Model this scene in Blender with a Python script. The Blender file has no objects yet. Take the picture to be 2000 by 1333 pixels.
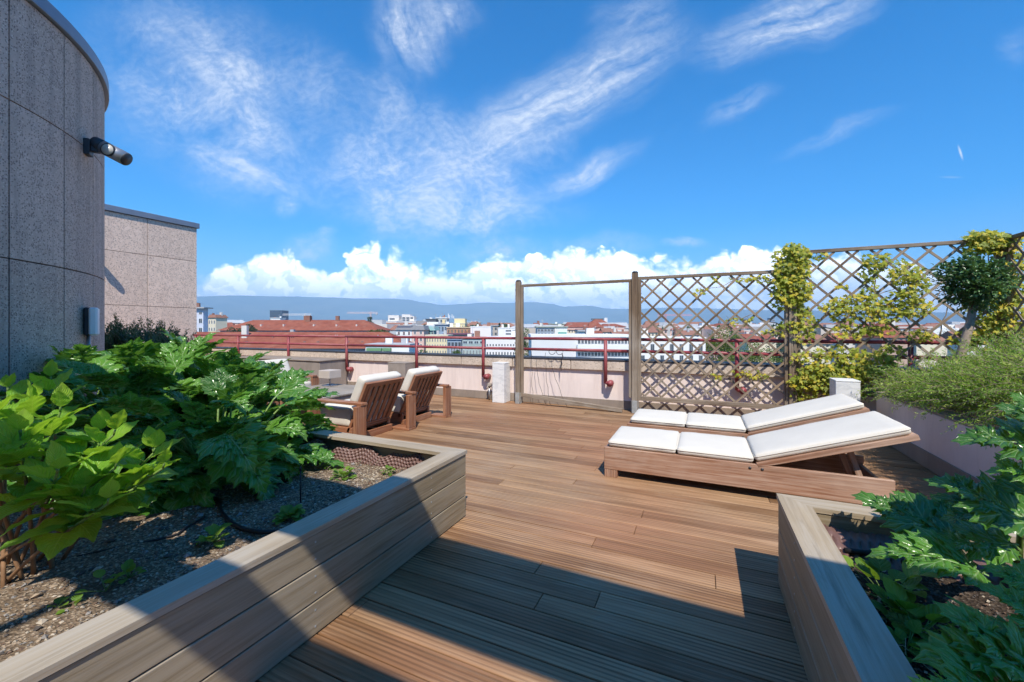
import bpy, bmesh, math, random
import numpy as np
from mathutils import Vector, Matrix, noise as mnoise

random.seed(7)
rng = np.random.default_rng(11)
sc = bpy.context.scene
COL = sc.collection
PI = math.pi
HAZE = 1.3e-4
F, CX, CY, H = 809.0, 1000.0, 643.0, 1.35
TH = math.atan2(370.0, F)
SI, CO = math.sin(TH), math.cos(TH)


def at(u, v, D):
    """photo pixel (2000 px wide) and depth -> world point"""
    k = (u - CX) / F * D
    return Vector((k * CO - D * SI, k * SI + D * CO, H - (v - CY) * D / F))


def at_y(u, v, Y):
    k = (u - CX) / F
    return at(u, v, Y / (k * SI + CO))


def at_x(u, v, X):
    k = (u - CX) / F
    return at(u, v, X / (k * CO - SI))


def at_z(u, v, z):
    return at(u, v, F * (H - z) / (v - CY))


# ------------------------------------------------------------------ objects
def tag(o, label=None, cat=None, group=None, kind=None):
    if label: o['label'] = label
    if cat: o['category'] = cat
    if group: o['group'] = group
    if kind: o['kind'] = kind
    return o


def thing(name, label, cat, loc=(0, 0, 0), rz=0.0, group=None):
    o = bpy.data.objects.new(name, None)
    o.empty_display_size = 0.1
    COL.objects.link(o)
    o.location = loc
    o.rotation_euler = (0, 0, rz)
    return tag(o, label, cat, group)


def copy_tree(o, parent=None):
    c = o.copy()
    COL.objects.link(c)
    if parent is not None:
        c.parent = parent
    for ch in list(o.children):
        copy_tree(ch, c)
    return c


class MB:
    """collects shapes, links them as one mesh object"""
    def __init__(s):
        s.v = []; s.f = []; s.g = []; s.m = []; s.sm = []; s.cur = 0; s.smooth = False

    def add(s, verts, faces, grain=None):
        b = len(s.v)
        s.v += [tuple(p) for p in verts]
        s.g += [tuple(p) for p in (grain if grain is not None else verts)]
        for f in faces:
            s.f.append([i + b for i in f]); s.m.append(s.cur); s.sm.append(s.smooth)

    def box(s, x0, x1, y0, y1, z0, z1, c=0.003, M=None):
        cx, cy, cz = (x0 + x1) / 2, (y0 + y1) / 2, (z0 + z1) / 2
        hx, hy, hz = abs(x1 - x0) / 2, abs(y1 - y0) / 2, abs(z1 - z0) / 2
        c = min(c, hx * .45, hy * .45, hz * .45)
        loc = []; idx = {}
        for sx in (-1, 1):
            for sy in (-1, 1):
                for sz in (-1, 1):
                    for a in range(3):
                        idx[sx, sy, sz, a] = len(loc)
                        loc.append((sx * (hx - (0 if a == 0 else c)), sy * (hy - (0 if a == 1 else c)), sz * (hz - (0 if a == 2 else c))))
        fs = []
        R = ((-1, -1), (1, -1), (1, 1), (-1, 1))
        for sg in (-1, 1):
            q = [idx[sg, a, b, 0] for a, b in R]; fs.append(q if sg > 0 else q[::-1])
            q = [idx[a, sg, b, 1] for a, b in R]; fs.append(q[::-1] if sg > 0 else q)
            q = [idx[a, b, sg, 2] for a, b in R]; fs.append(q if sg > 0 else q[::-1])
        for a in (-1, 1):
            for b in (-1, 1):
                fs.append([idx[-1, a, b, 1], idx[1, a, b, 1], idx[1, a, b, 2], idx[-1, a, b, 2]])
                fs.append([idx[a, -1, b, 0], idx[a, 1, b, 0], idx[a, 1, b, 2], idx[a, -1, b, 2]])
                fs.append([idx[a, b, -1, 0], idx[a, b, 1, 0], idx[a, b, 1, 1], idx[a, b, -1, 1]])
                for d in (-1, 1):
                    fs.append([idx[a, b, d, 0], idx[a, b, d, 1], idx[a, b, d, 2]])
        # outward winding
        out = []
        for f in fs:
            p = [Vector(loc[i]) for i in f]
            n = (p[1] - p[0]).cross(p[2] - p[0])
            ctr = sum(p, Vector()) / len(p)
            out.append(f if n.dot(ctr) > 0 else f[::-1])
        order = sorted(range(3), key=lambda i: -(hx, hy, hz)[i])
        off = (random.uniform(-40, 40), random.uniform(-9, 9), random.uniform(-9, 9))
        gr = [(p[order[0]] + off[0], p[order[1]] + off[1], p[order[2]] + off[2]) for p in loc]
        wv = [Vector((p[0] + cx, p[1] + cy, p[2] + cz)) for p in loc]
        if M is not None: wv = [M @ p for p in wv]
        s.add(wv, out, gr)

    def bar(s, a, b, w, t, up=(0, 0, 1), c=0.002):
        """rectangular bar from a to b: w across, t along up"""
        a, b = Vector(a), Vector(b)
        x = (b - a).normalized(); u = Vector(up)
        y = u.cross(x).normalized(); z = x.cross(y)
        M = Matrix((x, y, z)).transposed().to_4x4(); M.translation = (a + b) / 2
        L = (b - a).length / 2
        s.box(-L, L, -w / 2, w / 2, -t / 2, t / 2, c, M)

    def tube(s, pts, r, n=8, cap=True):
        pts = [Vector(p) for p in pts]
        rr = r if isinstance(r, (list, tuple)) else [r] * len(pts)
        vs = []; fs = []; gr = []
        ref = None
        off = random.uniform(-30, 30); acc = 0
        for i, p in enumerate(pts):
            t = (pts[min(i + 1, len(pts) - 1)] - pts[max(i - 1, 0)]).normalized()
            if ref is None:
                ref = t.orthogonal().normalized()
            x = (ref - t * ref.dot(t)).normalized(); ref = x
            y = t.cross(x)
            if i: acc += (pts[i] - pts[i - 1]).length
            for k in range(n):
                a = 2 * PI * k / n
                d = x * math.cos(a) + y * math.sin(a)
                vs.append(p + d * rr[i]); gr.append((acc + off, d.x * rr[i] + off, d.y * rr[i]))
        for i in range(len(pts) - 1):
            for k in range(n):
                fs.append([i * n + k, i * n + (k + 1) % n, (i + 1) * n + (k + 1) % n, (i + 1) * n + k])
        if cap:
            fs.append(list(range(n))[::-1]); fs.append([(len(pts) - 1) * n + k for k in range(n)])
        o = s.smooth; s.smooth = True; s.add(vs, fs, gr); s.smooth = o

    def lathe(s, c, prof, n=16):
        vs = []; fs = []
        for r_, z in prof:
            for k in range(n):
                a = 2 * PI * k / n; vs.append((c[0] + r_ * math.cos(a), c[1] + r_ * math.sin(a), c[2] + z))
        for i in range(len(prof) - 1):
            for k in range(n):
                fs.append([i * n + k, i * n + (k + 1) % n, (i + 1) * n + (k + 1) % n, (i + 1) * n + k])
        s.add(vs, fs)

    def ball(s, c, r, n=10):
        P = [(r * math.sin(PI * i / n), -r * math.cos(PI * i / n)) for i in range(n + 1)]
        vs = []; fs = []
        for a, z in P:
            for k in range(12):
                t = 2 * PI * k / 12
                vs.append((c[0] + a * math.cos(t), c[1] + a * math.sin(t), c[2] + z))
        for i in range(n):
            for k in range(12):
                fs.append([i * 12 + k, i * 12 + (k + 1) % 12, (i + 1) * 12 + (k + 1) % 12, (i + 1) * 12 + k])
        o = s.smooth; s.smooth = True; s.add(vs, fs); s.smooth = o

    def cushion(s, x0, x1, y0, y1, z0, z1, r=.025, puff=.012, M=None, n=10, seed=0):
        hx, hy, hz = (x1 - x0) / 2, (y1 - y0) / 2, (z1 - z0) / 2
        c = Vector(((x0 + x1) / 2, (y0 + y1) / 2, (z0 + z1) / 2)); r = min(r, hx, hy, hz)
        vs = []; fs = []; key = {}
        ts = [-1 + 2 * i / n for i in range(n + 1)]
        ts = sorted(set(ts + [-.985, .985, -.95, .95])); m = len(ts)
        def vid(p):
            k = tuple(round(a, 4) for a in p)
            if k in key: return key[k]
            q = Vector((p[0] * hx, p[1] * hy, p[2] * hz))
            b = Vector((max(-(hx - r), min(hx - r, q.x)), max(-(hy - r), min(hy - r, q.y)), max(-(hz - r), min(hz - r, q.z))))
            d = q - b
            if d.length > 1e-6: q = b + d.normalized() * r
            q.z += puff * (1 - p[0] ** 2) * (1 - p[1] ** 2) * (1 if p[2] > 0 else -.0) * (abs(p[2]))
            w = c + q
            nn = mnoise.noise(w * 9 + Vector((seed, 0, 0))) * .003 + mnoise.noise(w * 25) * .0012
            w = w + Vector((0, nn, nn))
            key[k] = len(vs); vs.append(M @ w if M is not None else w)
            return key[k]
        for ax in range(3):
            for sg in (-1, 1):
                for i in range(m - 1):
                    for j in range(m - 1):
                        q = []
                        for a, b in ((i, j), (i + 1, j), (i + 1, j + 1), (i, j + 1)):
                            p = [0, 0, 0]; p[ax] = sg; p[(ax + 1) % 3] = ts[a]; p[(ax + 2) % 3] = ts[b]
                            q.append(vid(p))
                        fs.append(q if sg > 0 else q[::-1])
        o = s.smooth; s.smooth = True; s.add(vs, fs); s.smooth = o

    def build(s, name, mats, parent=None, local=False):
        if not isinstance(mats, (list, tuple)): mats = [mats]
        me = bpy.data.meshes.new(name)
        v = s.v
        if parent is not None and not local:
            px, py, pz = parent.location
            v = [(a - px, b - py, c - pz) for a, b, c in v]
        me.from_pydata(v, [], s.f)
        for m in mats: me.materials.append(m)
        at_ = me.attributes.new('grain', 'FLOAT_VECTOR', 'POINT')
        at_.data.foreach_set('vector', np.array(s.g, dtype=np.float32).ravel())
        me.polygons.foreach_set('material_index', s.m)
        me.polygons.foreach_set('use_smooth', s.sm)
        me.update()
        o = bpy.data.objects.new(name, me)
        COL.objects.link(o)
        if parent is not None: o.parent = parent
        return o


class FOL:
    """collects many copies of leaf templates with numpy"""
    def __init__(s):
        s.V = []; s.Q = []; s.A = []; s.n = 0

    def add(s, tpl, loc, dirv, normal, scale, rnd=None, wide=1.0):
        V, Q, A = tpl
        x = Vector(dirv).normalized(); z = Vector(normal)
        y = z.cross(x)
        if y.length < 1e-4: y = x.orthogonal()
        y.normalize(); z = x.cross(y)
        M = np.array([x, y * wide, z]) * scale
        W = V @ M + np.array(loc)
        s.V.append(W); s.Q.append(Q + s.n); s.n += len(V)
        B = A.copy(); B[:, 2] = random.random() if rnd is None else rnd
        s.A.append(B)

    def build(s, name, mat, parent=None, smooth=True):
        V = np.concatenate(s.V).astype(np.float32)
        if parent is not None: V = V - np.array(parent.location, dtype=np.float32)
        Q = np.concatenate(s.Q).astype(np.int32); A = np.concatenate(s.A).astype(np.float32)
        me = bpy.data.meshes.new(name)
        k = Q.shape[1]
        me.vertices.add(len(V)); me.vertices.foreach_set('co', V.ravel())
        me.loops.add(Q.size); me.loops.foreach_set('vertex_index', Q.ravel())
        me.polygons.add(len(Q))
        me.polygons.foreach_set('loop_start', np.arange(0, Q.size, k, dtype=np.int32))
        me.polygons.foreach_set('use_smooth', np.full(len(Q), smooth))
        a = me.attributes.new('leaf', 'FLOAT_VECTOR', 'POINT')
        a.data.foreach_set('vector', A.ravel())
        me.update(calc_edges=True)
        me.materials.append(mat)
        o = bpy.data.objects.new(name, me)
        COL.objects.link(o)
        if parent is not None: o.parent = parent
        return o


# ---------------------------------------------------------------- materials
class NT:
    def __init__(s, m):
        m.use_nodes = True
        s.t = m.node_tree; s.t.nodes.clear()

    def n(s, typ, **kw):
        d = s.t.nodes.new(typ)
        for k, v in kw.items():
            if k.startswith('i_'):
                d.inputs[k[2:].replace('_', ' ')].default_value = v
            else:
                setattr(d, k, v)
        return d

    def l(s, a, b): s.t.links.new(a, b)

    def put(s, sock, val):
        if isinstance(val, bpy.types.NodeSocket): s.l(val, sock)
        elif val is not None: sock.default_value = val

    def math(s, op, a, b=None, c=None, clamp=False):
        d = s.n('ShaderNodeMath', operation=op); d.use_clamp = clamp
        s.put(d.inputs[0], a)
        if b is not None: s.put(d.inputs[1], b)
        if c is not None: s.put(d.inputs[2], c)
        return d.outputs[0]

    def vmath(s, op, a, b=None, scale=None):
        d = s.n('ShaderNodeVectorMath', operation=op)
        s.put(d.inputs[0], a)
        if b is not None: s.put(d.inputs[1], b)
        if scale is not None: s.put(d.inputs['Scale'], scale)
        return d.outputs['Value' if op in ('DOT_PRODUCT', 'LENGTH') else 'Vector']

    def mix(s, f, a, b, blend='MIX'):
        d = s.n('ShaderNodeMix', data_type='RGBA', blend_type=blend)
        s.put(d.inputs[0], f); s.put(d.inputs[6], c4(a)); s.put(d.inputs[7], c4(b))
        return d.outputs[2]

    def noise(s, vec, scale, detail=4, rough=.55, dist=0):
        d = s.n('ShaderNodeTexNoise', noise_dimensions=getattr(s, 'dim', '3D'))
        if vec is not None: s.l(vec, d.inputs['Vector'])
        d.inputs['Scale'].default_value = scale; d.inputs['Detail'].default_value = detail
        d.inputs['Roughness'].default_value = rough; d.inputs['Distortion'].default_value = dist
        return d.outputs['Fac']

    def ramp(s, f, *stops):
        d = s.n('ShaderNodeValToRGB'); e = d.color_ramp.elements
        while len(e) < len(stops): e.new(.5)
        for x, (p, c) in zip(e, stops):
            x.position = p; x.color = c4(c) if not isinstance(c, (int, float)) else (c, c, c, 1)
        s.l(f, d.inputs[0])
        return d.outputs[0]

    def rng(s, f, a, b, c=0., d=1., smooth=False):
        m = s.n('ShaderNodeMapRange'); m.interpolation_type = 'SMOOTHSTEP' if smooth else 'LINEAR'
        s.put(m.inputs[0], f)
        for i, q in zip((1, 2, 3, 4), (a, b, c, d)): s.put(m.inputs[i], q)
        return m.outputs[0]

    def scale(s, vec, sc3, loc=(0, 0, 0), rot=(0, 0, 0)):
        d = s.n('ShaderNodeMapping')
        s.l(vec, d.inputs[0]); d.inputs['Scale'].default_value = sc3
        d.inputs['Location'].default_value = loc; d.inputs['Rotation'].default_value = rot
        return d.outputs[0]

    def bump(s, h, strength=.3, dist=.01, normal=None):
        d = s.n('ShaderNodeBump'); d.inputs['Strength'].default_value = strength
        d.inputs['Distance'].default_value = dist
        s.l(h, d.inputs['Height'])
        if normal is not None: s.l(normal, d.inputs['Normal'])
        return d.outputs[0]

    def out(s, shader, vol=None):
        o = s.n('ShaderNodeOutputMaterial')
        if shader is not None: s.l(shader, o.inputs[0])
        if vol is not None: s.l(vol, o.inputs[1])

    def bsdf(s, col, rough=.6, normal=None, spec=.5, metal=0.):
        d = s.n('ShaderNodeBsdfPrincipled')
        s.put(d.inputs['Base Color'], c4(col)); s.put(d.inputs['Roughness'], rough)
        s.put(d.inputs['Specular IOR Level'], spec); s.put(d.inputs['Metallic'], metal)
        if normal is not None: s.l(normal, d.inputs['Normal'])
        return d.outputs[0]


def c4(c):
    if isinstance(c, (tuple, list)) and len(c) == 3: return (*c, 1)
    return c


def newmat(name):
    m = bpy.data.materials.new(name)
    return m, NT(m)


def pos(t): return t.n('ShaderNodeNewGeometry').outputs['Position']


def island(t): return t.n('ShaderNodeNewGeometry').outputs['Random Per Island']


def attr(t, name): return t.n('ShaderNodeAttribute', attribute_name=name).outputs['Vector']


def m_wood(name, ca, cb, cg, grey=.4, rough=.65, groove=0, tint=.35, patch=None, island_var=.5, spec=.3):
    """ca/cb light and dark wood, cg weathered grey"""
    m, t = newmat(name)
    g = attr(t, 'grain')
    fine = t.noise(t.scale(g, (2.2, 60, 60)), 1, 5, .65, .4)
    med = t.noise(t.scale(g, (.9, 14, 14)), 1, 5, .6, 1.2)
    isl = island(t)
    f = t.math('ADD', t.math('MULTIPLY', fine, .55), t.math('MULTIPLY', med, .6))
    f = t.math('ADD', f, t.math('MULTIPLY', t.math('SUBTRACT', isl, .5), island_var))
    col = t.mix(t.rng(f, .36, .84), cb, ca)
    P = pos(t)
    big = t.noise(P, .9, 4, .6, .5)
    gf = t.rng(t.math('ADD', big, t.math('MULTIPLY', t.math('SUBTRACT', fine, .5), .7)), .62 - grey * .5, 1.02 - grey * .5, 0, 1)
    col = t.mix(gf, col, cg)
    if patch is not None:
        b2 = t.rng(t.noise(t.scale(P, (1, 1, 1), (7, 3, 0)), .55, 3, .55), .45, .68, 0, .75)
        col = t.mix(b2, col, patch)
    # dark knots and stains along the grain
    st = t.rng(t.noise(t.scale(g, (1.1, 16, 16)), 1, 6, .72, .6), .54, .74, 0, .62)
    col = t.mix(st, col, tuple(x * .45 for x in cb))
    h = t.math('ADD', t.math('MULTIPLY', fine, .6), t.math('MULTIPLY', med, .4))
    if groove:
        sx = t.n('ShaderNodeSeparateXYZ'); t.l(P, sx.inputs[0])
        w = t.math('SINE', t.math('MULTIPLY', sx.outputs[1], 2 * PI / groove))
        w = t.rng(w, -.9, .35, 0, 1)
        near = t.math('MULTIPLY', t.rng(t.noise(t.scale(P, (1.2, 5, 1)), .8, 3), .35, .65, .15, 1.5), 1)
        cx = t.n('ShaderNodeCombineXYZ'); t.l(t.math('MULTIPLY', sx.outputs[0], .8), cx.inputs[0]); t.l(t.math('MULTIPLY', t.math('FLOOR', t.math('MULTIPLY', sx.outputs[1], 1 / groove)), 7.31), cx.inputs[1])
        rib = t.noise(cx.outputs[0], 1, 3, .6)
        col = t.mix(t.rng(rib, .42, .72, 0, .55), col, tuple(x * .8 for x in cb)); col = t.mix(t.rng(rib, .44, .24, 0, .35), col, tuple(min(1, x * 1.25) for x in ca))
        col = t.mix(t.math('MULTIPLY', t.math('SUBTRACT', 1, w), t.math('MULTIPLY', near, .42)), col, tuple(x * .3 for x in cb))
        h = t.math('ADD', t.math('MULTIPLY', h, .5), t.math('MULTIPLY', w, .6))
    nb = t.bump(h, .45, .003)
    rr = t.rng(fine, .3, .7, rough - .08, rough + .12)
    t.out(t.bsdf(col, rr, nb, spec))
    return m


def m_plain(name, col, rough=.6, var=.15, scale=6, bump=.1, bs=60, spec=.4, metal=0., dirt=None, bdist=.004):
    m, t = newmat(name)
    P = pos(t)
    n1 = t.noise(P, scale, 6, .65)
    c = t.mix(t.rng(n1, .3, .7), tuple(x * (1 - var) for x in col), tuple(min(1, x * (1 + var)) for x in col))
    if dirt:
        d = t.noise(t.scale(P, (4, 4, .45)), 1.2, 7, .72, .4)
        c = t.mix(t.rng(d, .48, .74, 0, .75), c, dirt)
    nb = t.bump(t.noise(P, bs, 4, .7), bump, bdist)
    t.out(t.bsdf(c, t.rng(n1, .3, .7, rough - .06, rough + .06), nb, spec, metal))
    return m


def m_speckle(name, base, dark, light, sc=55, amt=.34, bump=.4, stain=None):
    """washed exposed-aggregate panels"""
    m, t = newmat(name)
    P = pos(t)
    v = t.n('ShaderNodeTexVoronoi', feature='F1'); t.l(P, v.inputs['Vector']); v.inputs['Scale'].default_value = sc
    sep = t.n('ShaderNodeSeparateColor'); t.l(v.outputs['Color'], sep.inputs[0])
    r = sep.outputs[0]
    c = t.mix(t.rng(t.noise(P, 7, 6, .7), .3, .7), tuple(x * .86 for x in base), tuple(x * 1.1 for x in base))
    c = t.mix(t.rng(island(t), 0, 1, 0, .30), c, tuple(x * .62 for x in base))
    dk = t.math('LESS_THAN', r, t.math('MULTIPLY', t.rng(t.noise(P, 9, 3), .3, .7, .6, 1.3), amt))
    dk = t.math('MULTIPLY', dk, t.rng(v.outputs['Distance'], .25, .62, 1, 0))
    lt = t.math('MULTIPLY', t.math('GREATER_THAN', r, .86), t.rng(v.outputs['Distance'], .3, .6, .8, 0))
    c = t.mix(t.math('MULTIPLY', dk, .85), c, dark); c = t.mix(lt, c, light)
    if stain:
        s = t.noise(t.scale(P, (4.5, 4.5, .3)), 1, 6, .7)
        c = t.mix(t.rng(s, .48, .75, 0, .6), c, tuple(x * .8 for x in stain))
    h = t.math('SUBTRACT', t.noise(P, sc * 2, 3, .6), t.math('MULTIPLY', dk, .8))
    t.out(t.bsdf(c, .85, t.bump(h, bump, .004), .25))
    return m


def m_leaf(name, top, vein, tip=None, rough=.38, trans=.3, veins=9, slant=.35, vw=.035, quilt=.5, var=.35, spec=.5, tipamt=.6, transcol=None):
    m, t = newmat(name)
    A = t.n('ShaderNodeSeparateXYZ'); t.l(attr(t, 'leaf'), A.inputs[0])
    tt, ss, rd = A.outputs[0], A.outputs[1], A.outputs[2]
    P = pos(t)
    ab = t.math('ABSOLUTE', ss)
    dark = tuple(x * (1 - var) for x in top); lite = tuple(min(1, x * (1 + var)) for x in top)
    c = t.mix(t.rng(t.math('ADD', t.math('MULTIPLY', t.noise(P, 8, 4, .6), .5), t.math('MULTIPLY', rd, .6)), .25, .85), dark, lite)
    if tip is not None:
        c = t.mix(t.math('MULTIPLY', t.rng(t.math('ADD', rd, t.math('MULTIPLY', t.noise(P, 5, 3), .5)), .75, 1.2), tipamt), c, tip)
    mid = t.rng(ab, vw * .6, vw * 1.6, 1, 0)
    ph = t.math('FRACT', t.math('MULTIPLY', t.math('SUBTRACT', tt, t.math('MULTIPLY', ab, slant)), veins))
    dv = t.math('ABSOLUTE', t.math('SUBTRACT', ph, .5))
    lat = t.math('MULTIPLY', t.rng(dv, .03, .10, .75, 0), t.rng(ab, .55, .95, 1, .1))
    vn = t.math('MAXIMUM', mid, lat)
    c = t.mix(t.math('MULTIPLY', vn, .75), c, vein)
    h = t.math('ADD', t.math('MULTIPLY', t.rng(dv, 0, .35), 1), t.math('MULTIPLY', t.noise(P, 60, 3), .5))
    nb = t.bump(h, quilt, .006)
    b = t.bsdf(c, t.rng(t.noise(P, 14, 3), .3, .7, rough - .08, rough + .12), nb, spec)
    tr = t.n('ShaderNodeBsdfTranslucent')
    t.l(t.mix(.5, c, transcol if transcol else tuple(min(1, x * y) for x, y in zip(top, (3.2, 2.4, 1.2)))), tr.inputs[0])
    mx = t.n('ShaderNodeMixShader'); mx.inputs[0].default_value = trans
    t.l(b, mx.inputs[1]); t.l(tr.outputs[0], mx.inputs[2])
    t.out(mx.outputs[0])
    return m


def m_soil(name, a, b, pale):
    m, t = newmat(name)
    P = pos(t)
    v = t.n('ShaderNodeTexVoronoi'); t.l(P, v.inputs['Vector']); v.inputs['Scale'].default_value = 110
    sep = t.n('ShaderNodeSeparateColor'); t.l(v.outputs['Color'], sep.inputs[0])
    c = t.mix(sep.outputs[0], a, b)
    c = t.mix(t.math('MULTIPLY', t.math('GREATER_THAN', sep.outputs[1], .8), .8), c, pale)
    c = t.mix(t.rng(t.noise(P, 4, 5, .7), .45, .7, 0, .5), c, tuple(x * .5 for x in a))
    t.out(t.bsdf(c, .95, t.bump(t.math('ADD', v.outputs['Distance'], t.noise(P, 60, 4)), .8, .008), .1))
    return m


M = {}
M['deck'] = m_wood('deck_wood', (.475, .29, .155), (.20, .104, .048), (.41, .295, .195), .28, .55, groove=.0227, patch=(.40, .19, .10), island_var=.5, spec=.25)
M['planter'] = m_wood('planter_wood', (.40, .315, .195), (.20, .15, .088), (.345, .295, .225), .42, .6, island_var=.3)
M['cap'] = m_wood('planter_cap_wood', (.50, .395, .265), (.27, .205, .13), (.44, .395, .33), .48, .6, island_var=.2)
M['teak'] = m_wood('teak_wood', (.50, .275, .165), (.24, .11, .062), (.52, .38, .29), .46, .5, island_var=.35)
M['chair'] = m_wood('chair_wood', (.46, .215, .115), (.22, .085, .042), (.44, .28, .19), .28, .5, island_var=.3)
M['trellis'] = m_wood('trellis_wood', (.34, .235, .14), (.13, .085, .052), (.36, .31, .25), .5, .75, island_var=.5)
M['table'] = m_wood('table_wood', (.33, .27, .21), (.2, .16, .12), (.36, .33, .29), .6, .7)
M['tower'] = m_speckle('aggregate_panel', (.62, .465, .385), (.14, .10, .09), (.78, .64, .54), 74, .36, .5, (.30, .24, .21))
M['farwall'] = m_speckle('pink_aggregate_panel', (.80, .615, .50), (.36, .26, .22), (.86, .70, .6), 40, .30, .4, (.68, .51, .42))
M['coping_stone'] = m_speckle('coping_stone', (.64, .53, .43), (.34, .27, .21), (.74, .63, .54), 45, .28, .3, (.52, .42, .33))
M['metal_cap'] = m_plain('blue_grey_sheet_metal', (.20, .24, .31), .42, .1, 2, .03, 20, .5, .25)
M['dark_flash'] = m_plain('dark_flashing', (.05, .047, .048), .6, .2, 8, .1)
M['seal'] = m_plain('joint_seal', (.05, .042, .04), .8, .2)
M['render'] = m_plain('pink_render', (.80, .68, .62), .9, .05, 3, .35, 90, .2, 0, (.60, .49, .45), .006)
M['lowwall'] = m_plain('pale_pink_render', (.78, .65, .60), .85, .07, 2, .25, 70, .2, 0, (.62, .51, .47))
M['skirt'] = m_plain('grey_concrete', (.29, .235, .19), .85, .15, 4, .25, 60, .2, 0, (.2, .165, .14))
M['concrete'] = m_plain('rough_concrete', (.31, .265, .23), .9, .16, 5, .4, 50, .2, 0, (.22, .19, .165))
M['red'] = m_plain('red_rail_paint', (.27, .045, .055), .46, .2, 9, .12, 60, .5, 0, (.36, .12, .11))
M['fabric'] = m_plain('white_canvas', (.67, .625, .545), .9, .03, 5, .3, 500, .1, 0, None, .001)
M['white_plastic'] = m_plain('white_plastic', (.8, .8, .8), .35, .03)
M['dark_metal'] = m_plain('dark_grey_metal', (.035, .038, .045), .45, .15)
M['grey_metal'] = m_plain('grey_metal', (.36, .36, .37), .38, .1, 10, .05, 60, .5, .6)
M['zinc'] = m_plain('zinc_plate', (.42, .44, .43), .5, .2, 12, .1, 60, .5, .4)
M['black'] = m_plain('black_rubber', (.012, .012, .013), .55, .2)
M['cable'] = m_plain('cable', (.03, .028, .03), .6, .2)
M['shade'] = m_plain('lamp_shade', (.50, .43, .37), .8, .05)
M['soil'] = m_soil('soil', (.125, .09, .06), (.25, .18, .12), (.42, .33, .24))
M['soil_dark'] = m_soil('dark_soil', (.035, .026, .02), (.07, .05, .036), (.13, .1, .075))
M['mat'] = m_plain('brown_membrane', (.155, .085, .07), .42, .12, 20, .05, 80, .5)
M['bark'] = m_plain('bark', (.30, .235, .18), .9, .3, 25, .7, 90, .1)
M['bark_red'] = m_plain('reddish_stem', (.26, .145, .075), .7, .25, 20, .3, 80, .2)
M['petiole'] = m_plain('green_stem', (.15, .24, .05), .5, .2, 12, .1)
M['straw'] = m_plain('dry_straw', (.42, .34, .22), .85, .2)
m, t = newmat('white_veined_marble')
P = pos(t)
w = t.noise(t.scale(P, (3, 3, 9), (0, 0, 0), (0.3, .2, 0)), 1.0, 4, .55, 1.0)
vv = t.rng(t.math('ABSOLUTE', t.math('SUBTRACT', w, .5)), 0, .05, .38, 0)
cc = t.mix(vv, (.78, .77, .75), (.42, .43, .44))
cc = t.mix(t.rng(t.noise(P, 5, 4), .45, .75, 0, .3), cc, (.50, .51, .52))
t.out(t.bsdf(cc, .5, t.bump(t.noise(P, 40, 4), .05, .002), .4)); M['marble'] = m
m, t = newmat('lens_glass'); t.out(t.bsdf((.55, .52, .45), .12, None, .6)); M['lens'] = m
M['acanthus'] = m_leaf('acanthus_leaf', (.085, .235, .032), (.34, .50, .20), (.17, .34, .035), .24, .32, 3, .45, .05, .6, .4, .6)
M['hydrangea'] = m_leaf('hydrangea_leaf', (.20, .44, .035), (.40, .56, .09), (.40, .56, .04), .40, .40, 8, .45, .03, .7, .35, .4, .7)
M['vine'] = m_leaf('vine_leaf', (.25, .32, .025), (.36, .34, .06), (.66, .48, .035), .42, .35, 4, .3, .03, .3, .4, .4, .95)
M['rosemary'] = m_leaf('rosemary_needle', (.19, .36, .04), (.2, .3, .06), (.52, .50, .12), .45, .35, 1, .0, .0, .1, .62, .4, .8)
M['rosemary_dark'] = m_leaf('dark_rosemary_needle', (.075, .125, .05), (.08, .13, .05), (.13, .18, .08), .5, .2, 1, .0, .0, .1, .4)
M['olive'] = m_leaf('dark_small_leaf', (.06, .14, .045), (.05, .1, .05), (.13, .24, .06), .35, .2, 1, 0, .03, .1, .4)
M['weed'] = m_leaf('weed_leaf', (.13, .27, .03), (.22, .34, .06), (.25, .34, .04), .45, .35, 5, .4, .04, .4, .3)
M['tree_leaf'] = m_leaf('tree_leaf', (.06, .115, .022), (.07, .12, .03), (.12, .17, .03), .55, .25, 1, 0, 0, .1, .45)
M['tree_dark'] = m_leaf('dark_tree_leaf', (.03, .06, .022), (.04, .07, .03), (.06, .1, .03), .55, .2, 1, 0, 0, .1, .45)
M['tree_yellow'] = m_leaf('yellow_green_leaf', (.13, .19, .025), (.15, .2, .03), (.2, .24, .03), .55, .3, 1, 0, 0, .1, .4)


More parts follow.
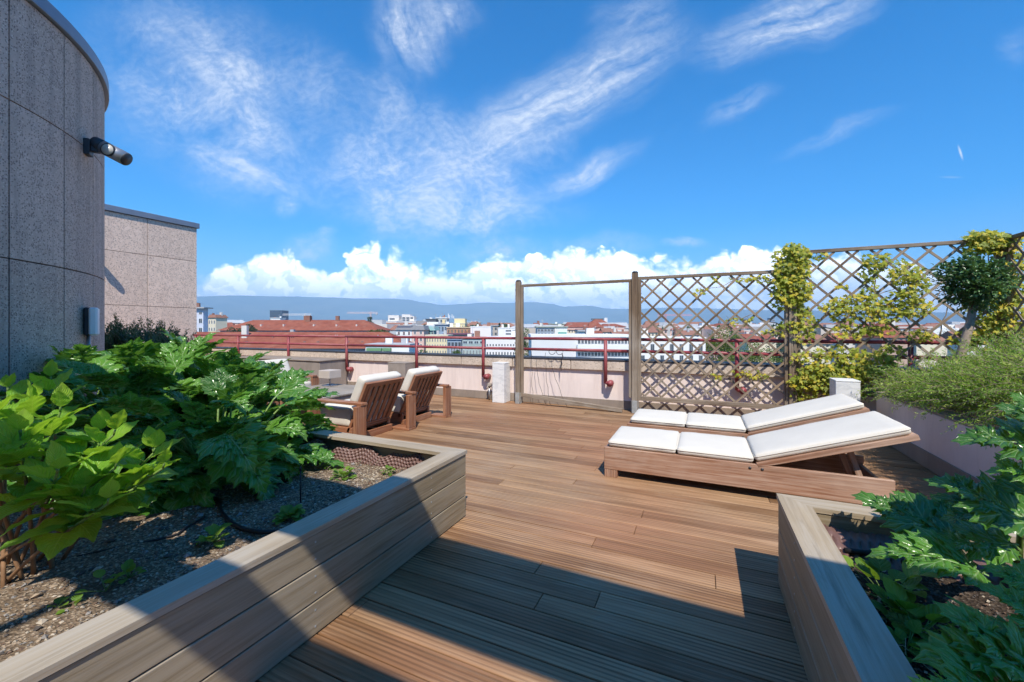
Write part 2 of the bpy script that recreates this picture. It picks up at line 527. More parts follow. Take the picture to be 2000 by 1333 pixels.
# ------------------------------------------------------------ leaf templates
def leaf_template(prof, nx, ny, bend=.6, fold=.25, wave=.03, waves=4, sweep=0., seed=0, curl=0.0):
    """prof(t)-> half width; returns verts, quads, attributes"""
    r = random.Random(seed)
    xs = np.linspace(0, 1, nx); V = []; A = []
    px, pz, ph = 0., 0., 0.; mids = []
    for i in range(nx):
        mids.append((px, pz, ph))
        ph = -bend * xs[min(i + 1, nx - 1)] ** 1.2
        d = 1 / (nx - 1); px += d * math.cos(ph); pz += d * math.sin(ph)
    ws = [r.uniform(.6, 1.3) for _ in range(2)]; wp = [r.uniform(0, 6) for _ in range(2)]
    for i, tt in enumerate(xs):
        for j in range(ny):
            s = -1 + 2 * j / (ny - 1); a = abs(s); side = 0 if s < 0 else 1
            w = prof(tt, side)
            tx = min(1.06, tt + sweep * a ** 1.3 * (1 - tt * .6))
            k = min(nx - 1, int(tx * (nx - 1))); mx, mz, mp = mids[k]
            ex = tx - xs[k]
            mx += ex * math.cos(mp); mz += ex * math.sin(mp)
            y = s * w
            h = fold * a * w - curl * (a ** 2) * w + wave * ws[side] * a ** 1.5 * math.sin(2 * PI * waves * tt + wp[side])
            V.append((mx - math.sin(mp) * h, y, mz + math.cos(mp) * h)); A.append((tt, s, 0))
    Q = []
    for i in range(nx - 1):
        for j in range(ny - 1):
            a = i * ny + j
            Q.append((a, a + ny, a + ny + 1, a + 1))
    return np.array(V), np.array(Q), np.array(A, dtype=float)


def acan_leaf(seed, bend, pairs=6):
    """pinnate lobed blade: toothed lobes leaving a midrib, laid on a bent surface"""
    r = random.Random(seed); V = []; Q = []; A = []
    n = 60; mids = []; px = pz = ph = 0.
    for i in range(n + 13):
        mids.append((px, pz, ph)); ph = -bend * min(1.1, i / n) ** 1.25; px += math.cos(ph) / n; pz += math.sin(ph) / n
    def put(x, y, h):
        i = max(0, min(n + 11.9, x * n)); k = int(i); q = i - k
        mx, mz, mp = [a_ + (b_ - a_) * q for a_, b_ in zip(mids[k], mids[k + 1])]
        return (mx - math.sin(mp) * h, y, mz + math.cos(mp) * h)
    def lobe(x0, side, L, ang, hw, tw):
        nx, ny = 13, 5; b0 = len(V); ca, sa = math.cos(ang), math.sin(ang)
        lift = r.uniform(-.05, .10); drop = r.uniform(.15, .55)
        for i in range(nx):
            t_ = i / (nx - 1)
            w = hw * (math.sin(PI * min(1, .16 + .84 * t_ ** .85)) ** .75 + .02)
            w *= (1.10, .98, .78)[i % 3] if 1 < i < nx - 1 else 1
            for j in range(ny):
                sj = -1 + 2 * j / (ny - 1); fw = .055 * abs(sj) * (1 if i % 3 == 0 else .3)
                lx = t_ * L + fw; ly = sj * w
                x = x0 + lx * ca - ly * sa * side; y = side * (lx * sa) + ly * ca * (1 if side else 1)
                if not side: x, y = x0 + lx, ly
                ay = abs(y)
                h = .34 * ay - drop * ay * ay * 2.2 + lift * t_ + tw * ly + .05 * abs(ly) / hw * math.sin(t_ * 9 + seed) * .5
                V.append(put(x, y, h)); A.append((t_, sj, 0))
        for i in range(nx - 1):
            for j in range(ny - 1):
                a_ = b0 + i * ny + j; q = (a_, a_ + ny, a_ + ny + 1, a_ + 1)
                Q.append(q if side >= 0 else q)
    for k in range(pairs):
        f_ = (k + .5) / pairs; x0 = .02 + .70 * f_
        env = (.17 + .25 * math.sin(PI * min(1, .15 + .95 * f_ ** .8)))
        for sd in (-1, 1):
            lobe(x0 + r.uniform(-.015, .015), sd, env * r.uniform(.88, 1.12), math.radians(58 - 24 * f_ + r.uniform(-6, 6)), .128 * (1.05 - .3 * f_) * r.uniform(.95, 1.15), r.uniform(-.35, .35))
    lobe(.66, 0, .36, 0, .12, r.uniform(-.2, .2))
    b0 = len(V)
    for i in range(16):
        x = .9 * i / 15
        for sj in (-1, 0, 1):
            V.append(put(x, sj * .013 * (1 - .7 * x), .012 if sj == 0 else .004)); A.append((x, sj * .02, 0))
    for i in range(15):
        for j in range(2): a_ = b0 + i * 3 + j; Q.append((a_, a_ + 3, a_ + 4, a_ + 1))
    tip = put(1.0, 0, 0)
    return np.array(V), np.array(Q), np.array(A, dtype=float), tip


_ac = [acan_leaf(i, b, 5 + i % 2) for i, b in enumerate((.35, .8, 1.2, 1.6, .6, 1.0))]
ACAN = [q[:3] for q in _ac]; ACTIP = [q[3] for q in _ac]


def hyd_prof(seed):
    def p(t, side):
        env = .30 * max(0., math.sin(PI * min(1, t ** .66))) ** .85
        if t > .7: env *= 1 - .45 * ((t - .7) / .3)
        teeth = 1 - .09 * ((t * 20) % 1.)
        return env * teeth + .004
    return p


HYD = [leaf_template(hyd_prof(i), 61, 7, b, .45, .018, 3 + i % 2, .07, 20 + i, .25) for i, b in enumerate((.10, .30, .55, .75))]
SIMPLE = [leaf_template(lambda t, s: .30 * math.sin(PI * min(1, t ** .8)) ** .8 + .003, 9, 3, b, .4, .01, 2, .03, 40 + i) for i, b in enumerate((.2, .6, 1.0))]


def star_leaf(seed):
    """five lobed climbing vine leaf"""
    r = random.Random(seed); V = [(.30, 0, .02)]; A = [(.3, 0, 0)]
    angs = [(-150, .34), (-118, .55), (-92, .36), (-58, .72), (-30, .42), (0, .95), (30, .42), (58, .72), (92, .36), (118, .55), (150, .34), (180, .12)]
    for a, l in angs:
        a = math.radians(a); l *= r.uniform(.85, 1.12) * .62
        V.append((.3 + l * math.cos(a), l * math.sin(a), .12 * abs(math.sin(a)) * l - .25 * l * l + r.uniform(-.03, .03)))
        A.append((.3 + l * math.cos(a), math.sin(a), 0))
    Q = []
    n = len(angs)
    for i in range(0, n, 2):
        Q.append((0, 1 + i, 1 + (i + 1) % n, 1 + (i + 2) % n))
    return np.array(V), np.array(Q), np.array(A, dtype=float)


STAR = [star_leaf(i) for i in range(4)]
NEEDLE = (np.array([(0, -.055, 0), (.55, -.07, .06), (1, 0, .02), (.55, .07, .06), ]), np.array([(0, 1, 2, 3)]), np.array([(0, 0, 0), (.5, .5, 0), (1, 0, 0), (.5, .5, 0)], dtype=float))
CLUMP = (np.array([(0, -.3, 0), (.6, -.42, .1), (1, .05, -.05), (.4, .4, .08)]), np.array([(0, 1, 2, 3)]), np.array([(0, .5, 0), (.5, .5, 0), (1, .5, 0), (.5, .5, 0)], dtype=float))


def rdir():
    z = random.uniform(-1, 1); a = random.uniform(0, 2 * PI); r = math.sqrt(1 - z * z)
    return Vector((r * math.cos(a), r * math.sin(a), z))



# ============================================================ camera, sun, sky
cam = bpy.data.cameras.new('camera'); co = bpy.data.objects.new('camera', cam); COL.objects.link(co)
co.location = (0, 0, H); co.rotation_euler = (PI / 2, 0, TH)
cam.sensor_width = 36; cam.lens = 36 * F / 2000; cam.shift_y = -(666.5 - CY) / 2000
cam.clip_start = .02; cam.clip_end = 60000
sc.camera = co

SUNV = Vector((.373, -.644, 1)).normalized()
sl = bpy.data.lights.new('sun', 'SUN'); so = bpy.data.objects.new('sun', sl); COL.objects.link(so)
sl.energy = 4.6; sl.angle = math.radians(.53); sl.color = (1, .935, .83)
so.rotation_euler = (-SUNV).to_track_quat('-Z', 'Y').to_euler(); so.location = (20, -40, 60)

wd = bpy.data.worlds.new('World'); sc.world = wd
t = NT(wd); t.dim = '2D'
sky = t.n('ShaderNodeTexSky', sky_type='NISHITA'); sky.sun_disc = False
sky.sun_elevation = math.asin(SUNV.z); sky.sun_rotation = math.atan2(SUNV.x, SUNV.y)
sky.altitude = 400; sky.air_density = 1.0; sky.dust_density = .35; sky.ozone_density = 2.2
hs = t.n('ShaderNodeHueSaturation'); hs.inputs['Saturation'].default_value = 1.38; hs.inputs['Value'].default_value = 1.0
t.l(t.mix(1.0, sky.outputs[0], (.80, 1.0, 1.16), 'MULTIPLY'), hs.inputs['Color'])
bg = t.n('ShaderNodeBackground'); bg.inputs[1].default_value = .15
t.l(hs.outputs[0], bg.inputs[0])
Dv = t.n('ShaderNodeTexCoord').outputs['Generated']
fr = t.vmath('DOT_PRODUCT', Dv, (-SI, CO, 0)); rt = t.vmath('DOT_PRODUCT', Dv, (CO, SI, 0))
sz = t.n('ShaderNodeSeparateXYZ'); t.l(Dv, sz.inputs[0])
frc = t.math('MAXIMUM', fr, .05)
ca = t.math('DIVIDE', rt, frc); cb = t.math('DIVIDE', sz.outputs[2], frc)
cv = t.n('ShaderNodeCombineXYZ'); t.l(ca, cv.inputs[0]); t.l(cb, cv.inputs[1])
AB = cv.outputs[0]
front = t.rng(fr, .05, .2)
# --- thin high cloud: soft streaks, each with its own direction, broken by fibrous noise
dist = t.n('ShaderNodeTexNoise', noise_dimensions='2D'); t.l(AB, dist.inputs['Vector']); dist.inputs['Scale'].default_value = 5; dist.inputs['Detail'].default_value = 5
ABd = t.vmath('ADD', AB, t.vmath('SCALE', t.vmath('SUBTRACT', dist.outputs['Color'], (.5, .5, .5)), scale=.08))
mott = t.rng(t.noise(t.scale(ABd, (1, 1.5, 1), (0, 0, 0), (0, 0, -.5)), 46, 4, .6, .1), .34, .74)
mid_ = t.rng(t.noise(ABd, 7, 6, .6, .2), .28, .72, .1, 1)
streaks = [  # u0,v0,u1,v1,width,strength,kind
    (180, 40, 660, 350, 150, .62, 0), (290, 20, 600, 330, 60, .36, 1), (560, 60, 720, 300, 60, .25, 0),
    (340, 270, 600, 390, 26, .62, 1), (770, -60, 835, 160, 72, .70, 1), (850, -30, 900, 90, 60, .35, 1), (690, 150, 860, 260, 50, .40, 0),
    (860, 310, 1350, 60, 66, .80, 1), (930, 230, 1120, 310, 46, .55, 0), (1150, 100, 1330, -20, 60, .30, 1),
    (1030, 385, 1260, 282, 28, .70, 1), (600, 320, 1060, 400, 125, .80, 0), (690, 400, 1000, 300, 60, .40, 1),
    (680, 430, 1120, 412, 40, .66, 0), (1360, 110, 1730, -20, 50, .70, 1), (520, 420, 580, 400, 22, .6, 0),
    (618, 456, 662, 455, 10, .6, 0), (545, 490, 660, 478, 26, .9, 0), (1360, 240, 1520, 175, 18, .30, 1), (1510, 305, 1770, 200, 16, .22, 1),
    (850, 496, 1270, 484, 26, .66, 0), (1290, 486, 1400, 488, 9, .5, 0), (1940, 110, 2060, 70, 40, .16, 1), (1871, 283, 1881, 314, 2.6, .65, 2), (1830, 346, 1885, 347, 2, .16, 2)]
cir = None
for (u0, v0, u1, v1, w, st, fb) in streaks:
    x0, y0, x1, y1 = (u0 - CX) / F, (CY - v0) / F, (u1 - CX) / F, (CY - v1) / F
    ang = math.atan2(y1 - y0, x1 - x0); L = math.hypot(x1 - x0, y1 - y0) / 2 * 1.25
    mp = t.n('ShaderNodeMapping', vector_type='TEXTURE')
    t.l(ABd if fb < 2 else AB, mp.inputs[0]); mp.inputs['Location'].default_value = ((x0 + x1) / 2, (y0 + y1) / 2, 0)
    mp.inputs['Rotation'].default_value = (0, 0, ang); mp.inputs['Scale'].default_value = (L, w / F * 1.5, 1)
    r = t.rng(t.vmath('LENGTH', mp.outputs[0]), 0, 1, 1, 0, True)
    if fb == 1:
        q = t.rng(t.noise(t.scale(mp.outputs[0], (1.0, 2.4 if w > 30 else 1.3, 1), (u0 * .01, 0, 0)), 1.5, 5, .58, .1), .24, .74, .08, 1)
        q = t.math('MULTIPLY', q, t.rng(mott, 0, 1, .66, 1.06))
    elif fb == 0:
        q = t.math('MULTIPLY', mid_, t.rng(mott, 0, 1, .50, 1.1))
    else: q = None
    d = t.math('MULTIPLY', r, st)
    if q is not None: d = t.math('MULTIPLY', d, q)
    cir = d if cir is None else t.math('SUBTRACT', t.math('ADD', cir, d), t.math('MULTIPLY', cir, d))
cir = t.math('MULTIPLY', cir, 1.22, clamp=True)
# --- cumulus bank on the horizon
prof = [(380, 556), (400, 548), (430, 528), (470, 517), (500, 503), (540, 497), (575, 500), (600, 515), (640, 535), (655, 522), (690, 498), (720, 486), (738, 480), (750, 510), (765, 492), (790, 498), (830, 520), (850, 527), (880, 524), (915, 528), (945, 512), (970, 505), (1000, 520), (1040, 508), (1080, 500), (1120, 497), (1150, 488), (1172, 478), (1200, 492), (1250, 506), (1300, 517), (1330, 520), (1370, 506), (1440, 494), (1520, 480), (1580, 492), (1660, 508), (1750, 520), (1850, 540), (2000, 556), (2200, 560)]
fc = t.n('ShaderNodeFloatCurve'); cm = fc.mapping; cm.use_clip = False
pts = [((u - 300) / 2000, (CY - v) / 200) for u, v in prof]
c0 = cm.curves[0]
c0.points[0].location = (0, pts[0][1]); c0.points[1].location = (1, pts[-1][1])
for p in pts: c0.points.new(*p)
for p in c0.points: p.handle_type = 'VECTOR'
cm.update()
t.l(t.rng(t.math('MULTIPLY', ca, F), 300 - CX, 2300 - CX), fc.inputs['Value'])
top = t.math('MULTIPLY', fc.outputs[0], 200 / F)


def billow(vec):
    tot = None
    for s_, w_ in ((11, .56), (27, .28), (66, .16)):
        v = t.n('ShaderNodeTexVoronoi', feature='SMOOTH_F1', voronoi_dimensions='2D'); t.l(vec, v.inputs['Vector'])
        v.inputs['Scale'].default_value = s_; v.inputs['Smoothness'].default_value = .35
        b = t.math('MULTIPLY', t.math('SUBTRACT', .8, v.outputs['Distance']), w_)
        tot = b if tot is None else t.math('ADD', tot, b)
    return tot


dn = t.n('ShaderNodeTexNoise', noise_dimensions='2D'); t.l(AB, dn.inputs['Vector']); dn.inputs['Scale'].default_value = 22; dn.inputs['Detail'].default_value = 6
ABc = t.vmath('ADD', AB, t.vmath('SCALE', t.vmath('SUBTRACT', dn.outputs['Color'], (.5, .5, .5)), scale=.035))
ABs = t.scale(ABc, (1, 1.25, 1))
B0 = billow(ABs); B1 = billow(t.vmath('ADD', ABs, (.010, .016, 0)))
lumps = t.math('MULTIPLY', t.math('SUBTRACT', B0, .34), .085)
edge = t.math('ADD', t.math('SUBTRACT', top, cb), lumps)
soft = t.rng(t.noise(AB, 6, 4), .35, .65, .009, .034)
cumA = t.math('MULTIPLY', t.rng(t.math('DIVIDE', edge, soft), -.2, 1, 0, 1, True), 1.0)
hole = t.rng(t.math('ADD', t.noise(ABc, 13, 5, .6), t.math('MULTIPLY', t.math('SUBTRACT', B0, .4), .5)), .24, .36, .55, 1)
cumA = t.math('MULTIPLY', cumA, t.math('MAXIMUM', hole, t.rng(edge, .03, .06, 0, 0)))
lit = t.rng(t.math('SUBTRACT', B0, B1), -.05, .05)
hgt = t.rng(t.math('DIVIDE', t.math('SUBTRACT', cb, .055), t.math('MAXIMUM', t.math('SUBTRACT', top, .055), .02)), 0, .8)
shd = t.math('ADD', t.math('MULTIPLY', lit, .50), t.math('MULTIPLY', hgt, .34))
shd = t.math('ADD', shd, t.math('MULTIPLY', t.rng(t.noise(ABc, 10, 5, .6), .3, .7), .40))
ccol = t.ramp(shd, (.15, (.50, .58, .70)), (.42, (.70, .76, .84)), (.7, (.93, .95, .97)), (1, (1.0, 1.0, 1.0)))
# low haze veil under the bank
veil = t.rng(cb, .02, .135, .35, 0, True)
ccol = t.mix(t.rng(cb, .055, .10, .30, 0), ccol, (.62, .74, .86))
bc = t.n('ShaderNodeBackground'); bc.inputs[1].default_value = 2.3; t.l(ccol, bc.inputs[0])
bci = t.n('ShaderNodeBackground'); bci.inputs[0].default_value = (.90, .95, 1.0, 1); bci.inputs[1].default_value = .92
bv = t.n('ShaderNodeBackground'); bv.inputs[0].default_value = (.44, .66, .90, 1); bv.inputs[1].default_value = .90


def mixs(f, a, b):
    x = t.n('ShaderNodeMixShader'); t.l(f, x.inputs[0]); t.l(a.outputs[0], x.inputs[1]); t.l(b.outputs[0], x.inputs[2]); return x


s1 = mixs(t.math('MULTIPLY', cir, front), bg, bci)
s2 = mixs(veil, s1, bv)
s3 = mixs(t.math('MULTIPLY', cumA, front), s2, bc)
ow = t.n('ShaderNodeOutputWorld'); t.l(s3.outputs[0], ow.inputs[0])
wd.cycles.sampling_method = 'MANUAL'; wd.cycles.sample_map_resolution = 1024

sc.view_settings.view_transform = 'Standard'; sc.view_settings.look = 'None'; sc.view_settings.exposure = 0.5; sc.view_settings.gamma = 1
sc.cycles.use_denoising = True
sc.cycles.max_bounces = 7; sc.cycles.diffuse_bounces = 3; sc.cycles.glossy_bounces = 3; sc.cycles.transmission_bounces = 4; sc.cycles.transparent_max_bounces = 6
sc.cycles.volume_bounces = 0
sc.cycles.sample_clamp_indirect = 6

# ============================================================ deck
XW = 1.993          # face of the low wall on the right
YW = 7.085          # face of the parapet
d = MB(); pitch = .1362; y = -3.2 + .02
rd = random.Random(5)
while y < YW - .02:
    x = -13.3 + rd.uniform(-1.5, 0)
    y1 = min(y + pitch - .006, YW - .012)
    while x < XW:
        L = rd.uniform(2.6, 5.0); x1 = x + L
        xa, xb = max(x, -13.29), min(x1 - .003, XW + .0)
        if xb - xa > .02: d.box(xa, xb, y, y1, -.028 + rd.uniform(-.0008, .0008), 0 + rd.uniform(-.0012, .0012), .0025)
        x = x1
    y += pitch
deck = d.build('deck', M['deck']); tag(deck, 'warm brown hardwood deck boards of the roof terrace', None, None, 'structure')
d = MB(); d.box(-17.5, 6.5, -9, 7.6, -.45, -.034, 0)
tag(d.build('terrace_slab', M['dark_flash']), 'dark roof slab under the deck boards', None, None, 'structure')
d = MB(); d.box(-17.4, 6.4, -8.9, 7.5, -24, -.46, 0)
tag(d.build('terrace_building_body', M['farwall']), 'pink aggregate building carrying the roof terrace', None, None, 'structure')

# ============================================================ parapet
pp = thing('parapet_wall', 'long low pale pink parapet wall with speckled stone coping at the end of the deck', 'wall', (-3.6, YW, 0))
b = MB(); b.box(-13.29, 6.4, YW, YW + .32, 0, .66, .004); b.build('rendered_wall', M['render'], pp)
b = MB(); b.box(-13.28, 6.38, YW - .012, YW - .002, .002, .150, .003); b.build('skirting', M['skirt'], pp)
b = MB(); x = -13.28
while x < 6.38:
    b.box(x, min(x + 1.108, 6.38), YW - .052, YW + .36, .646, .806, .006); x += 1.12
b.build('coping', M['coping_stone'], pp)
b = MB(); b.box(-13.28, 6.38, YW - .062, YW + .37, .808, .832, .004); b.build('flashing', M['dark_flash'], pp)

# railing
rl = thing('guard_railing', 'dark red tubular guard railing running along the parapet', 'railing', (-3.6, YW - .1, 0))
YR = YW - .10
for z, nm in ((1.178, 'top_rail'), (.985, 'middle_rail')):
    b = MB()
    for xa, xb in ((-13.2, -7.36), (-7.36, -3.19), (-3.19, -1.2), (-1.2, 1.4), (1.4, 6.3)):
        b.tube([(xa + .002, YR, z), (xb - .002, YR, z)], .026, 12)
    b.build(nm, M['red'], rl)
for i, px in enumerate((-13.1, -11.2, -9.25, -7.32, -5.37, -3.80, -1.466, .48, 2.45, 4.4)):
    b = MB()
    b.tube([(px, YR, .44), (px, YR, 1.16)], .030, 12)
    b.tube([(px, YR, .455), (px + .03, YR, .44), (px + .075, YR + .02, .44)], .03, 10)
    b.tube([(px + .075, YR - .045, .44), (px + .075, YR + .085, .44)], .052, 14)
    b.tube([(px + .075, YR - .052, .44), (px + .075, YR - .044, .44)], .034, 12)
    b.build('rail_post', M['red'], rl)

# ============================================================ low planter wall right
lw = thing('planter_wall', 'low pale pink rendered planter wall right of the sun loungers, grey skirting along its foot', 'wall', (XW, 5, 0))
b = MB(); b.box(XW, XW + .16, -1.5, 6.62, 0, .545, .006); b.box(XW + .16, 6.3, 6.50, 6.62, 0, .545, .006); b.build('rendered_wall', M['lowwall'], lw)
b = MB(); b.box(XW - .014, XW - .001, -1.5, 6.62, .002, .165, .003); b.build('skirting', M['skirt'], lw)
b = MB(); y = -1.5
while y < 6.6:
    b.box(XW - .004, XW + .18, y, min(y + 1.0, 6.61), .547, .572, .004); y += 1.004
b.build('top_slab', M['skirt'], lw)
b = MB(); b.box(XW + .165, 6.3, -1.5, 6.49, .05, .5, 0); tag(b.build('soil', M['soil']), 'bare soil of the raised bed behind the low pink wall', None, None, 'structure')

# ============================================================ timber planters
SOILZ = .300


def dimple_sheet(mb, p0, p1, zlo, zhi, lean, wav, seed, pitch_=.024):
    p0, p1 = Vector(p0), Vector(p1); L = (p1 - p0).length; dx = (p1 - p0) / L; nrm = Vector((-dx.y, dx.x, 0))
    nx = int(L / pitch_ * 6); vs = []; fs = []
    hts = [zlo + (zhi - zlo) * (.72 + .5 * mnoise.noise(Vector((i * .03, seed, 0)))) for i in range(nx + 1)]
    ny = int((zhi - zlo) / pitch_ * 4)
    for i in range(nx + 1):
        s_ = i / nx * L
        off = wav * mnoise.noise(Vector((s_ * 4, seed * 3.1, 1)))
        for j in range(ny + 1):
            f = j / ny; z = zlo + (hts[i] - zlo) * f
            dim = max(0, math.cos(s_ / pitch_ * 2 * PI + (PI if int(f * ny / 4) % 2 else 0))) * max(0, math.sin(f * ny / 4 * PI) ** 2)
            p = p0 + dx * s_ + nrm * (off * f + lean * f * f + dim * pitch_ * 1.15)
            vs.append((p.x, p.y, z))
    for i in range(nx):
        for j in range(ny):
            a = i * (ny + 1) + j; fs.append([a, a + ny + 1, a + ny + 2, a + 1])
    o = mb.smooth; mb.smooth = True; mb.add(vs, fs); mb.smooth = o


def planter(name, label, xf, xo, yn, yf, side):
    """xf: face towards the walkway, xo: far end away from it, yf: far face"""
    th = thing(name, label, 'planter', ((xf + xo) / 2, (yn + yf) / 2, 0))
    sg = -1 if side == 'L' else 1            # inward direction from the walkway face
    zb = ((.006, .148), (.1545, .2965), (.303, .4475))
    for z0, z1 in zb:
        b = MB(); xa, xb = sorted((xf, xf + sg * .032)); b.box(xa, xb, yn, yf - .0, z0, z1, .003); b.cur = 1
        for yy in np.arange(yf - .42, yn, -.86):
            for zz in (z0 + .035, z1 - .035): b.box(xf - .0006 if sg < 0 else xf - .0012, xf + .0012 if sg < 0 else xf + .0006, yy - .004, yy + .004, zz - .004, zz + .004, .0005)
        b.build('side_board', [M['planter'], M['zinc']], th)
        b = MB(); xa, xb = sorted((xf + sg * .034, xo)); b.box(xa, xb, yf - .032, yf, z0, z1, .003); b.build('end_board', M['planter'], th)
    cw = .132
    b = MB()
    # mitred cap: two quads prisms
    def prism(pts, z0, z1, ax):
        n = len(pts); vs = [(x, y, z0) for x, y in pts] + [(x, y, z1) for x, y in pts]
        fs = [list(range(n))[::-1], list(range(n, 2 * n))] + [[i, (i + 1) % n, n + (i + 1) % n, n + i] for i in range(n)]
        a_ = sum((pts[i][0] * pts[(i + 1) % n][1] - pts[(i + 1) % n][0] * pts[i][1]) for i in range(n))
        if a_ < 0: fs = [f[::-1] for f in fs]
        o1, o2 = random.uniform(-20, 20), random.uniform(-5, 5)
        g = [((y if ax else x) + o1, (x if ax else y) + o2, z) for x, y, z in vs]
        b.add(vs, fs, g)
    e = xf - sg * .008
    prism([(e, yn), (e, yf + .008), (e + sg * cw, yf + .008 - cw), (e + sg * cw, yn)], .452, .477, True)
    me_o = b.build('side_cap', M['cap'], th)
    b = MB(); prism([(e + sg * .0015, yf + .008), (xo, yf + .008), (xo, yf + .008 - cw), (e + sg * cw, yf + .0095 - cw)], .452, .4765, False)
    b.build('end_cap', M['cap'], th)
    b = MB(); xa, xb = sorted((xf + sg * .125, xo)); q = .118 if side == 'R' else .06; b.box(xa, xb, yf - q, yf - q + .025, .19, .449, .003); b.build('inner_board', M['planter'], th)
    return th


pl = planter('timber_planter', 'large raised timber planter on the left full of leafy plants, weathered boards and cap', -1.545, -9.0, -1.6, 2.578, 'L')
b = MB(); dimple_sheet(b, (-3.15, 2.36, 0), (-1.66, 2.50, 0), .26, .455, .045, .10, 2, .030); b.build('drainage_membrane', M['mat'], pl)
pr_ = planter('timber_planter', 'raised timber planter at the bottom right corner holding spiny leaved plants', .370, 1.95, -1.6, 2.582, 'R')
b = MB(); dimple_sheet(b, (.46, 2.22, 0), (1.95, 2.18, 0), .27, .44, .20, .06, 7, .036)
dimple_sheet(b, (1.30, 1.2, 0), (1.45, 2.2, 0), .27, .42, .03, .06, 9, .036); b.build('drainage_membrane', M['mat'], pr_)


def soil_bed(name, label, x0, x1, y0, y1, z, mat, seed, res=.03):
    nx, ny = int((x1 - x0) / res), int((y1 - y0) / res)
    vs = []; fs = []
    for i in range(nx + 1):
        for j in range(ny + 1):
            x, y = x0 + (x1 - x0) * i / nx, y0 + (y1 - y0) * j / ny
            h = mnoise.noise(Vector((x * 2.2, y * 2.2, seed))) * .022 + mnoise.noise(Vector((x * 9, y * 9, seed))) * .008 + mnoise.noise(Vector((x * 30, y * 30, seed))) * .004
            vs.append((x, y, z + h))
    for i in range(nx):
        for j in range(ny):
            a = i * (ny + 1) + j; fs.append([a, a + ny + 1, a + ny + 2, a + 1])
    b = MB(); b.smooth = True; b.add(vs, fs); o = b.build(name, mat)
    return tag(o, label, None, None, 'structure')


soil_bed('soil', 'gravelly soil filling the left timber planter', -8.98, -1.58, -1.55, 2.54, SOILZ, M['soil'], 1, .035)
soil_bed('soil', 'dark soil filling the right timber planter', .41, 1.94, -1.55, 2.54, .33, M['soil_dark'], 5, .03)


def pebbles(name, label, n, fx, fy, z, seed, mats, smin, smax):
    r = random.Random(seed); b = MB()
    base = [(1, 0, 0), (-1, 0, 0), (0, 1, 0), (0, -1, 0), (0, 0, 1), (0, 0, -1)]
    ff = [(0, 2, 4), (2, 1, 4), (1, 3, 4), (3, 0, 4), (2, 0, 5), (1, 2, 5), (3, 1, 5), (0, 3, 5)]
    for i in range(n):
        s_ = r.uniform(smin, smax) * (1 if r.random() > .04 else 2.2); x, y = fx(r), fy(r)
        R = Matrix.Rotation(r.uniform(0, 6.28), 3, 'Z') @ Matrix.Rotation(r.uniform(-.5, .5), 3, 'X')
        sc3 = Vector((r.uniform(.7, 1.3), r.uniform(.6, 1.1), r.uniform(.4, .8))) * s_
        h = mnoise.noise(Vector((x * 2.2, y * 2.2, 1))) * .022 + mnoise.noise(Vector((x * 9, y * 9, 1))) * .008
        b.cur = r.randrange(len(mats))
        b.add([Vector((x, y, z + h + s_ * .3)) + R @ Vector((p[0] * sc3.x, p[1] * sc3.y, p[2] * sc3.z)) for p in base], ff)
    o = b.build(name, mats); return tag(o, label, 'gravel', None, 'stuff')


PM = [m_plain('pebble_%s' % k, c, .9, .3, 40, .2) for k, c in (('tan', (.34, .26, .18)), ('grey', (.25, .23, .21)), ('brown', (.17, .11, .075)), ('pale', (.46, .39, .30)), ('dark', (.09, .075, .065)))]
pebbles('gravel', 'small tan and grey stones strewn over the left planter soil', 11000, lambda r: -1.6 - 2.6 * r.random() ** 1.5, lambda r: r.uniform(.1, 2.45), SOILZ, 3, PM, .004, .0095)
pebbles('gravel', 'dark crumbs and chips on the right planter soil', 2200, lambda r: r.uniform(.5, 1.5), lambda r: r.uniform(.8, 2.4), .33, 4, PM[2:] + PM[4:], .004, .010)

# ============================================================ building parts on the left
tc = Vector((-8.0, -.37)); TR = 3.2
tw = thing('rooftop_tower', 'round tower clad in speckled grey stone panels with blue grey metal rim, far left', 'building', (tc.x, tc.y, 0))
b = MB(); seamz = [0, .60, 1.95, 3.30, 4.262]
st_ = math.radians(10.6); a0 = math.radians(34.1) - 8 * st_
k = 0
while a0 + k * st_ < a0 + 2 * PI - .05:
    A0 = a0 + k * st_ + .0022; A1 = min(a0 + (k + 1) * st_, a0 + 2 * PI) - .0022
    for z0, z1 in zip(seamz[:-1], seamz[1:]):
        n = 5; vs = []
        for i in range(n + 1):
            a = A0 + (A1 - A0) * i / n
            for z in (z0 + .006, z1 - .006): vs.append((tc.x + TR * math.cos(a), tc.y + TR * math.sin(a), z))
        fs = [[2 * i, 2 * i + 2, 2 * i + 3, 2 * i + 1] for i in range(n)]
        m0 = len(vs)
        for i in range(n + 1):
            a = A0 + (A1 - A0) * i / n
            for z in (z0 + .006, z1 - .006): vs.append((tc.x + (TR - .03) * math.cos(a), tc.y + (TR - .03) * math.sin(a), z))
        for i in range(n):
            fs.append([2 * i + 1, 2 * i + 3, m0 + 2 * i + 3, m0 + 2 * i + 1]); fs.append([2 * i + 2, 2 * i, m0 + 2 * i, m0 + 2 * i + 2])
        fs.append([0, 1, m0 + 1, m0]); fs.append([2 * n + 1, 2 * n, m0 + 2 * n, m0 + 2 * n + 1])
        b.add(vs, fs)
    k += 1
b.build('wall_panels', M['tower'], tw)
b = MB(); b.tube([(tc.x, tc.y, -.02), (tc.x, tc.y, 4.2)], TR - .022, 96); b.build('panel_joint', M['seal'], tw)
b = MB(); b.lathe((tc.x, tc.y, 4.266), [(TR - .3, 0), (TR + .038, 0), (TR + .042, .004), (TR + .042, .125), (TR + .034, .135), (TR - .5, .165), (.02, .17)], 128)
b.build('metal_rim', M['metal_cap'], tw)

